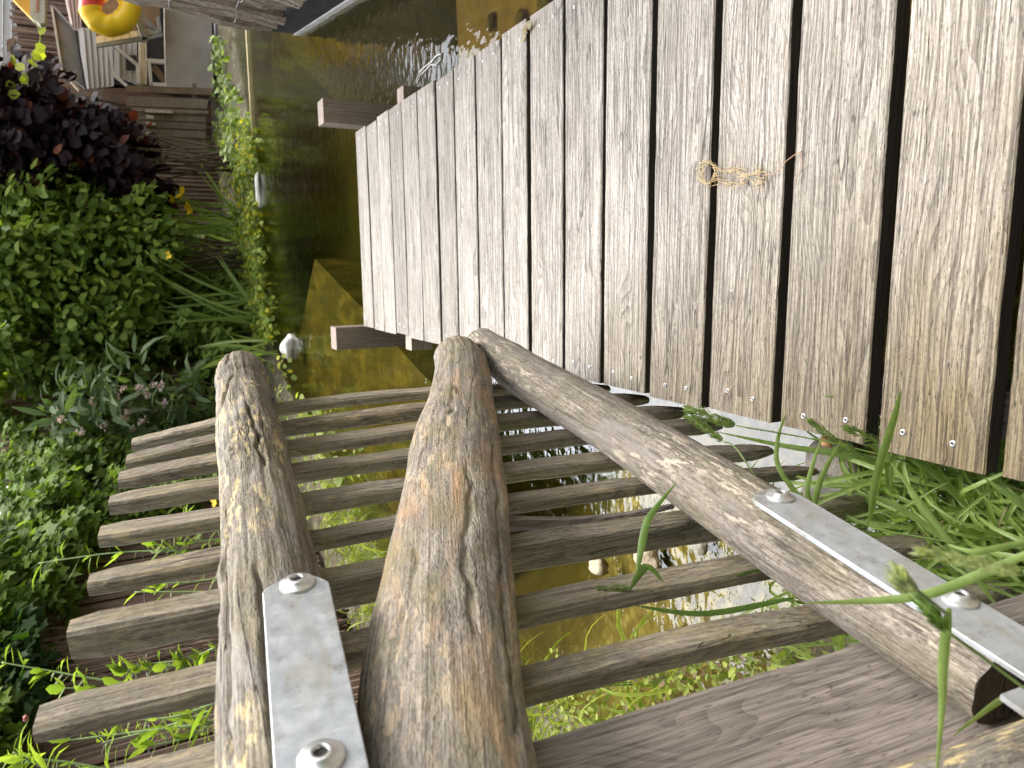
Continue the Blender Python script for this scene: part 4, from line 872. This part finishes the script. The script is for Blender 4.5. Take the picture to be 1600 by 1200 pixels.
# inflatable ring
tr = empty('inflatable_ring', on_y(170, 0, 9.35), 'glossy yellow inflatable swim ring with a red patch propped by the balcony', 'swim ring')
def torus(a0, a1, name, m, k=48):
    c = on_y(172, 10, 9.4); vs = []; fs = []; sc = 9.4 / F * 1.02
    for i in range(k + 1):
        a = a0 + (a1 - a0) * i / k; dx, dy = math.cos(a), math.sin(a)
        pc = on_y(172 + 31 * dx, 10 + 30 * dy, 9.4); rd = unit(pc - c)
        for j in range(24):
            b_ = 2 * PI * j / 24; vs.append(pc + (rd * math.cos(b_) + V(0, 1, 0) * math.sin(b_)) * 13.5 * sc * (1 + .03 * math.sin(9 * a)))
    for i in range(k):
        for j in range(24): fs.append((i * 24 + j, i * 24 + (j + 1) % 24, (i + 1) * 24 + (j + 1) % 24, (i + 1) * 24 + j))
    return mk(name, vs, fs, m, tr, True)
torus(3.75 - 2 * PI, 3.05, 'yellow_tube', plain('yellow_vinyl', (.9, .58, .015), (.92, .62, .02), 3, .3)); torus(3.05, 3.75, 'red_tube', plain('red_vinyl', (.6, .03, .03), (.7, .05, .05), 3, .3))
# other far things
sh2 = empty('boarded_shed', on_y(10, 0, 11.6) * V(1, 1, 0), 'pale grey boarded shed wall standing behind the brown reed screen', 'shed'); laps('boards', [(-140, -110), (33, -110), (30, 150), (-140, 160)], 11.4, 12, M['siding'], sh2); bar('corner_board', (-140, 156), (24, 150), 5, 11.35, .06, M['bluegrey'], sh2)
zt = float(on_y(24, 60, 10.9)[2])
reed_screen('reed_screen', 'tall brown reed screen between the pale shed and the felt roof', (1.3, 10.95), (4.3, 11.1), -.15, zt + .02, M['reed'], .03, 'reed screens along the garden edge', jag=.02)
bar_t = empty('timber_post', on_y(30, 80, 10.6) * V(1, 1, 0), 'light brown timber post at the top of the reed screen', 'post'); panel('post', [(10, 62), (23, 58), (24, 128), (12, 128)], 10.6, .08, M['brownb'], bar_t); panel('post_foot', [(24, 100), (24, 128), (340, 190), (340, 165)], 10.75, .08, M['brownb'], bar_t)
cp = empty('sun_canopy', on_y(40, 0, 8.6), 'yellow orange cloth canopy corner with a pale timber end at the picture corner', 'canopy'); panel('cloth', [(2, -60), (17, -5), (48, 27), (48, -60)], 8.62, .12, plain('yellow_cloth', (.75, .36, .04), (.85, .5, .12), 9, .8), cp)
panel('timber_end', [(47, -60), (47, 25), (62, 37), (70, 36), (70, -60)], 8.55, .16, M['paleplank'], cp); bar('red_stripe', (58, -60), (58, 18), 4, 8.54, .02, plain('faded_red', (.45, .16, .1), (.6, .3, .2), 20, .8), cp)
vt = empty('vine_tendril', on_y(50, 27, 8.5), 'thin yellow green vine tendril hanging down from the yellow canopy', 'vine'); b = MB(); tp = [on_y(*q, 8.5) for q in [(48, 26), (56, 36), (63, 50), (63, 64), (56, 76), (50, 83), (50, 95), (54, 108)]]; b.tube(tp, .006, 5); b.obj('stem', plain('vine_green', (.3, .36, .06), (.42, .46, .1), 20, .6), vt, True)
P = np.array([on_y(*q, 8.47) for q in [(52, 82), (50, 84), (56, 78), (62, 55), (53, 104), (26, 96), (24, 100), (2, 96), (14, 130), (18, 140), (22, 136), (12, 148), (38, 128), (44, 132)]]); leaves('foliage', P, rng.normal(0, 1, (len(P), 3)) + V(0, 0, -.6), nrmz(rng.normal(0, .4, (len(P), 3)) + V(0, -1, .4)), .11, (.4, .45, .05), (.6, .6, .1), ROUND, M['leaf'], vt)
pf = empty('plank_fence', on_y(330, 180, 9.9) * V(1, 1, 0), 'old rough plank fence with pale split pieces left of the concrete wall', 'fence')
for (x0, x1, y0, y1, m) in [(198, 333, 133, 143, 'brownb'), (200, 326, 150, 165, 'oldplank'), (206, 326, 168, 173, 'oldplank'), (203, 322, 177, 186, 'oldplank'), (204, 323, 188, 198, 'oldplank'), (205, 321, 200, 211, 'oldplank'), (207, 322, 214, 232, 'oldplank'), (208, 322, 235, 250, 'oldplank')]:
    j = rng.normal(0, 1.5); panel('plank', [(x0, y0), (x1, y0 + 5), (x1 + j, y1 + 5), (x0 + j, y1)], 9.9 + rng.normal(0, .02), .05, M[m], pf)
for (x0, x1, y0, y1) in [(227, 270, 171, 175), (228, 240, 179, 184), (228, 243, 190, 194), (228, 240, 205, 209)]: panel('split_piece', [(x0, y0), (x1, y0 + 2), (x1, y1 + 2), (x0, y1)], 9.82, .04, M['paleplank'], pf)
for y in (215,): panel('back_rail', [(215, 130), (222, 130), (228, 255), (221, 255)], 9.98, .05, M['oldplank'], pf); panel('back_rail', [(300, 130), (307, 130), (313, 255), (306, 255)], 9.98, .05, M['oldplank'], pf)
b = MB(); b.tube([on_y(*q, 9.95) for q in [(339, -60), (341, 45), (346, 140)]], .055, 14); prop(b.obj('drain_pipe', plain('black_plastic', (.012, .012, .013), (.03, .03, .032), 8, .35), None, True), 'black plastic drain pipe along the foot of the concrete wall', 'pipe')
q0, q1 = on_z(389, 40, ZW), on_z(399, 215, ZW); d = unit(q1 - q0); b = MB()
b.box(q0, d, np.cross(EZ, d), EZ, (-.6, -.02, -.2), (np.linalg.norm(q1 - q0), .03, .035)); b.box(q0, d, np.cross(EZ, d), EZ, (-.6, -.16, -.2), (np.linalg.norm(q1 - q0) * .75, -.11, .012))
prop(b.obj('edging_timber', plain('pale_edging', (.36, .30, .15), (.52, .44, .25), 9, .75, stretch=(1, 1, 1)), None, False), 'pale yellow brown edging boards along the far waterline below the concrete wall', 'edging')
# right bank: stick screen over a black liner
S0, S1 = on_z(468, 51, ZW), on_z(548, 0, ZW); dS = unit(S1 - S0); S2 = S0 + dS * 4.4; nS = V(-dS[1], dS[0], 0); nS = nS if nS[0] < 0 else -nS
t = empty('stick_screen', (S0 + S2) / 2 + V(0, 0, .22), 'weathered grey stick screen tied with wire above a black liner on the right bank', 'fence'); b = MB()
s_ = 0.
while s_ < 4.4:
    w = rng.uniform(.03, .058); p = S0 + dS * s_ + V(.03, 0, 0) + nS * rng.normal(0, .018); top = 2.3; lean = dS * rng.normal(.0, .03) + V(.20, 0, 0)
    path = [p + lean * u + V(0, 0, .22 + rng.normal(0, .012) * (u == 0) + top * u) + V(rng.normal(0, .011), rng.normal(0, .011), 0) for u in np.linspace(0, 1, 15)]
    b.tube(path, [w * rng.uniform(.85, 1.1) for _ in path], 7); s_ += w * 1.8
M['stick'] = wood('grey_sticks', (.56, .48, .39), (.36, .29, .23), (.10, .08, .06), rings=.3, fibre=1.5, rough=.85)
b.obj('sticks', M['stick'], t, False, frame(S0, EZ, nS))
b = MB()
for z in (.5, .85, 1.2, 1.55, 1.9):
    b.tube([S0 + dS * q + nS * (.04 + .008 * math.sin(q * 40)) + V(.22 * (z - .2) / 2.3, 0, z + .03 * math.sin(q * 5 + z * 7)) for q in np.arange(0, 4.4, .03)], .0032, 5)
b.obj('binding_wire', M['wire'], t)
b = MB(); b.box(S0, dS, nS, EZ, (-.02, -.08, .04), (4.4, .012, .235)); prop(b.obj('pond_liner', plain('black_liner', (.01, .01, .011), (.03, .03, .032), 12, .75, bumpd=.01, spec=.15)), 'black rubber pond liner strip under the stick screen', 'pond liner')
b = MB(); b.box(S0, dS, nS, EZ, (-.02, -.08, -.4), (4.4, .02, .036)); prop(b.obj('edging_stone', plain('whitish_edging', (.45, .43, .4), (.72, .70, .66), 14, .7, bumpd=.01)), 'whitish stone edging at the waterline under the black liner', 'edging')
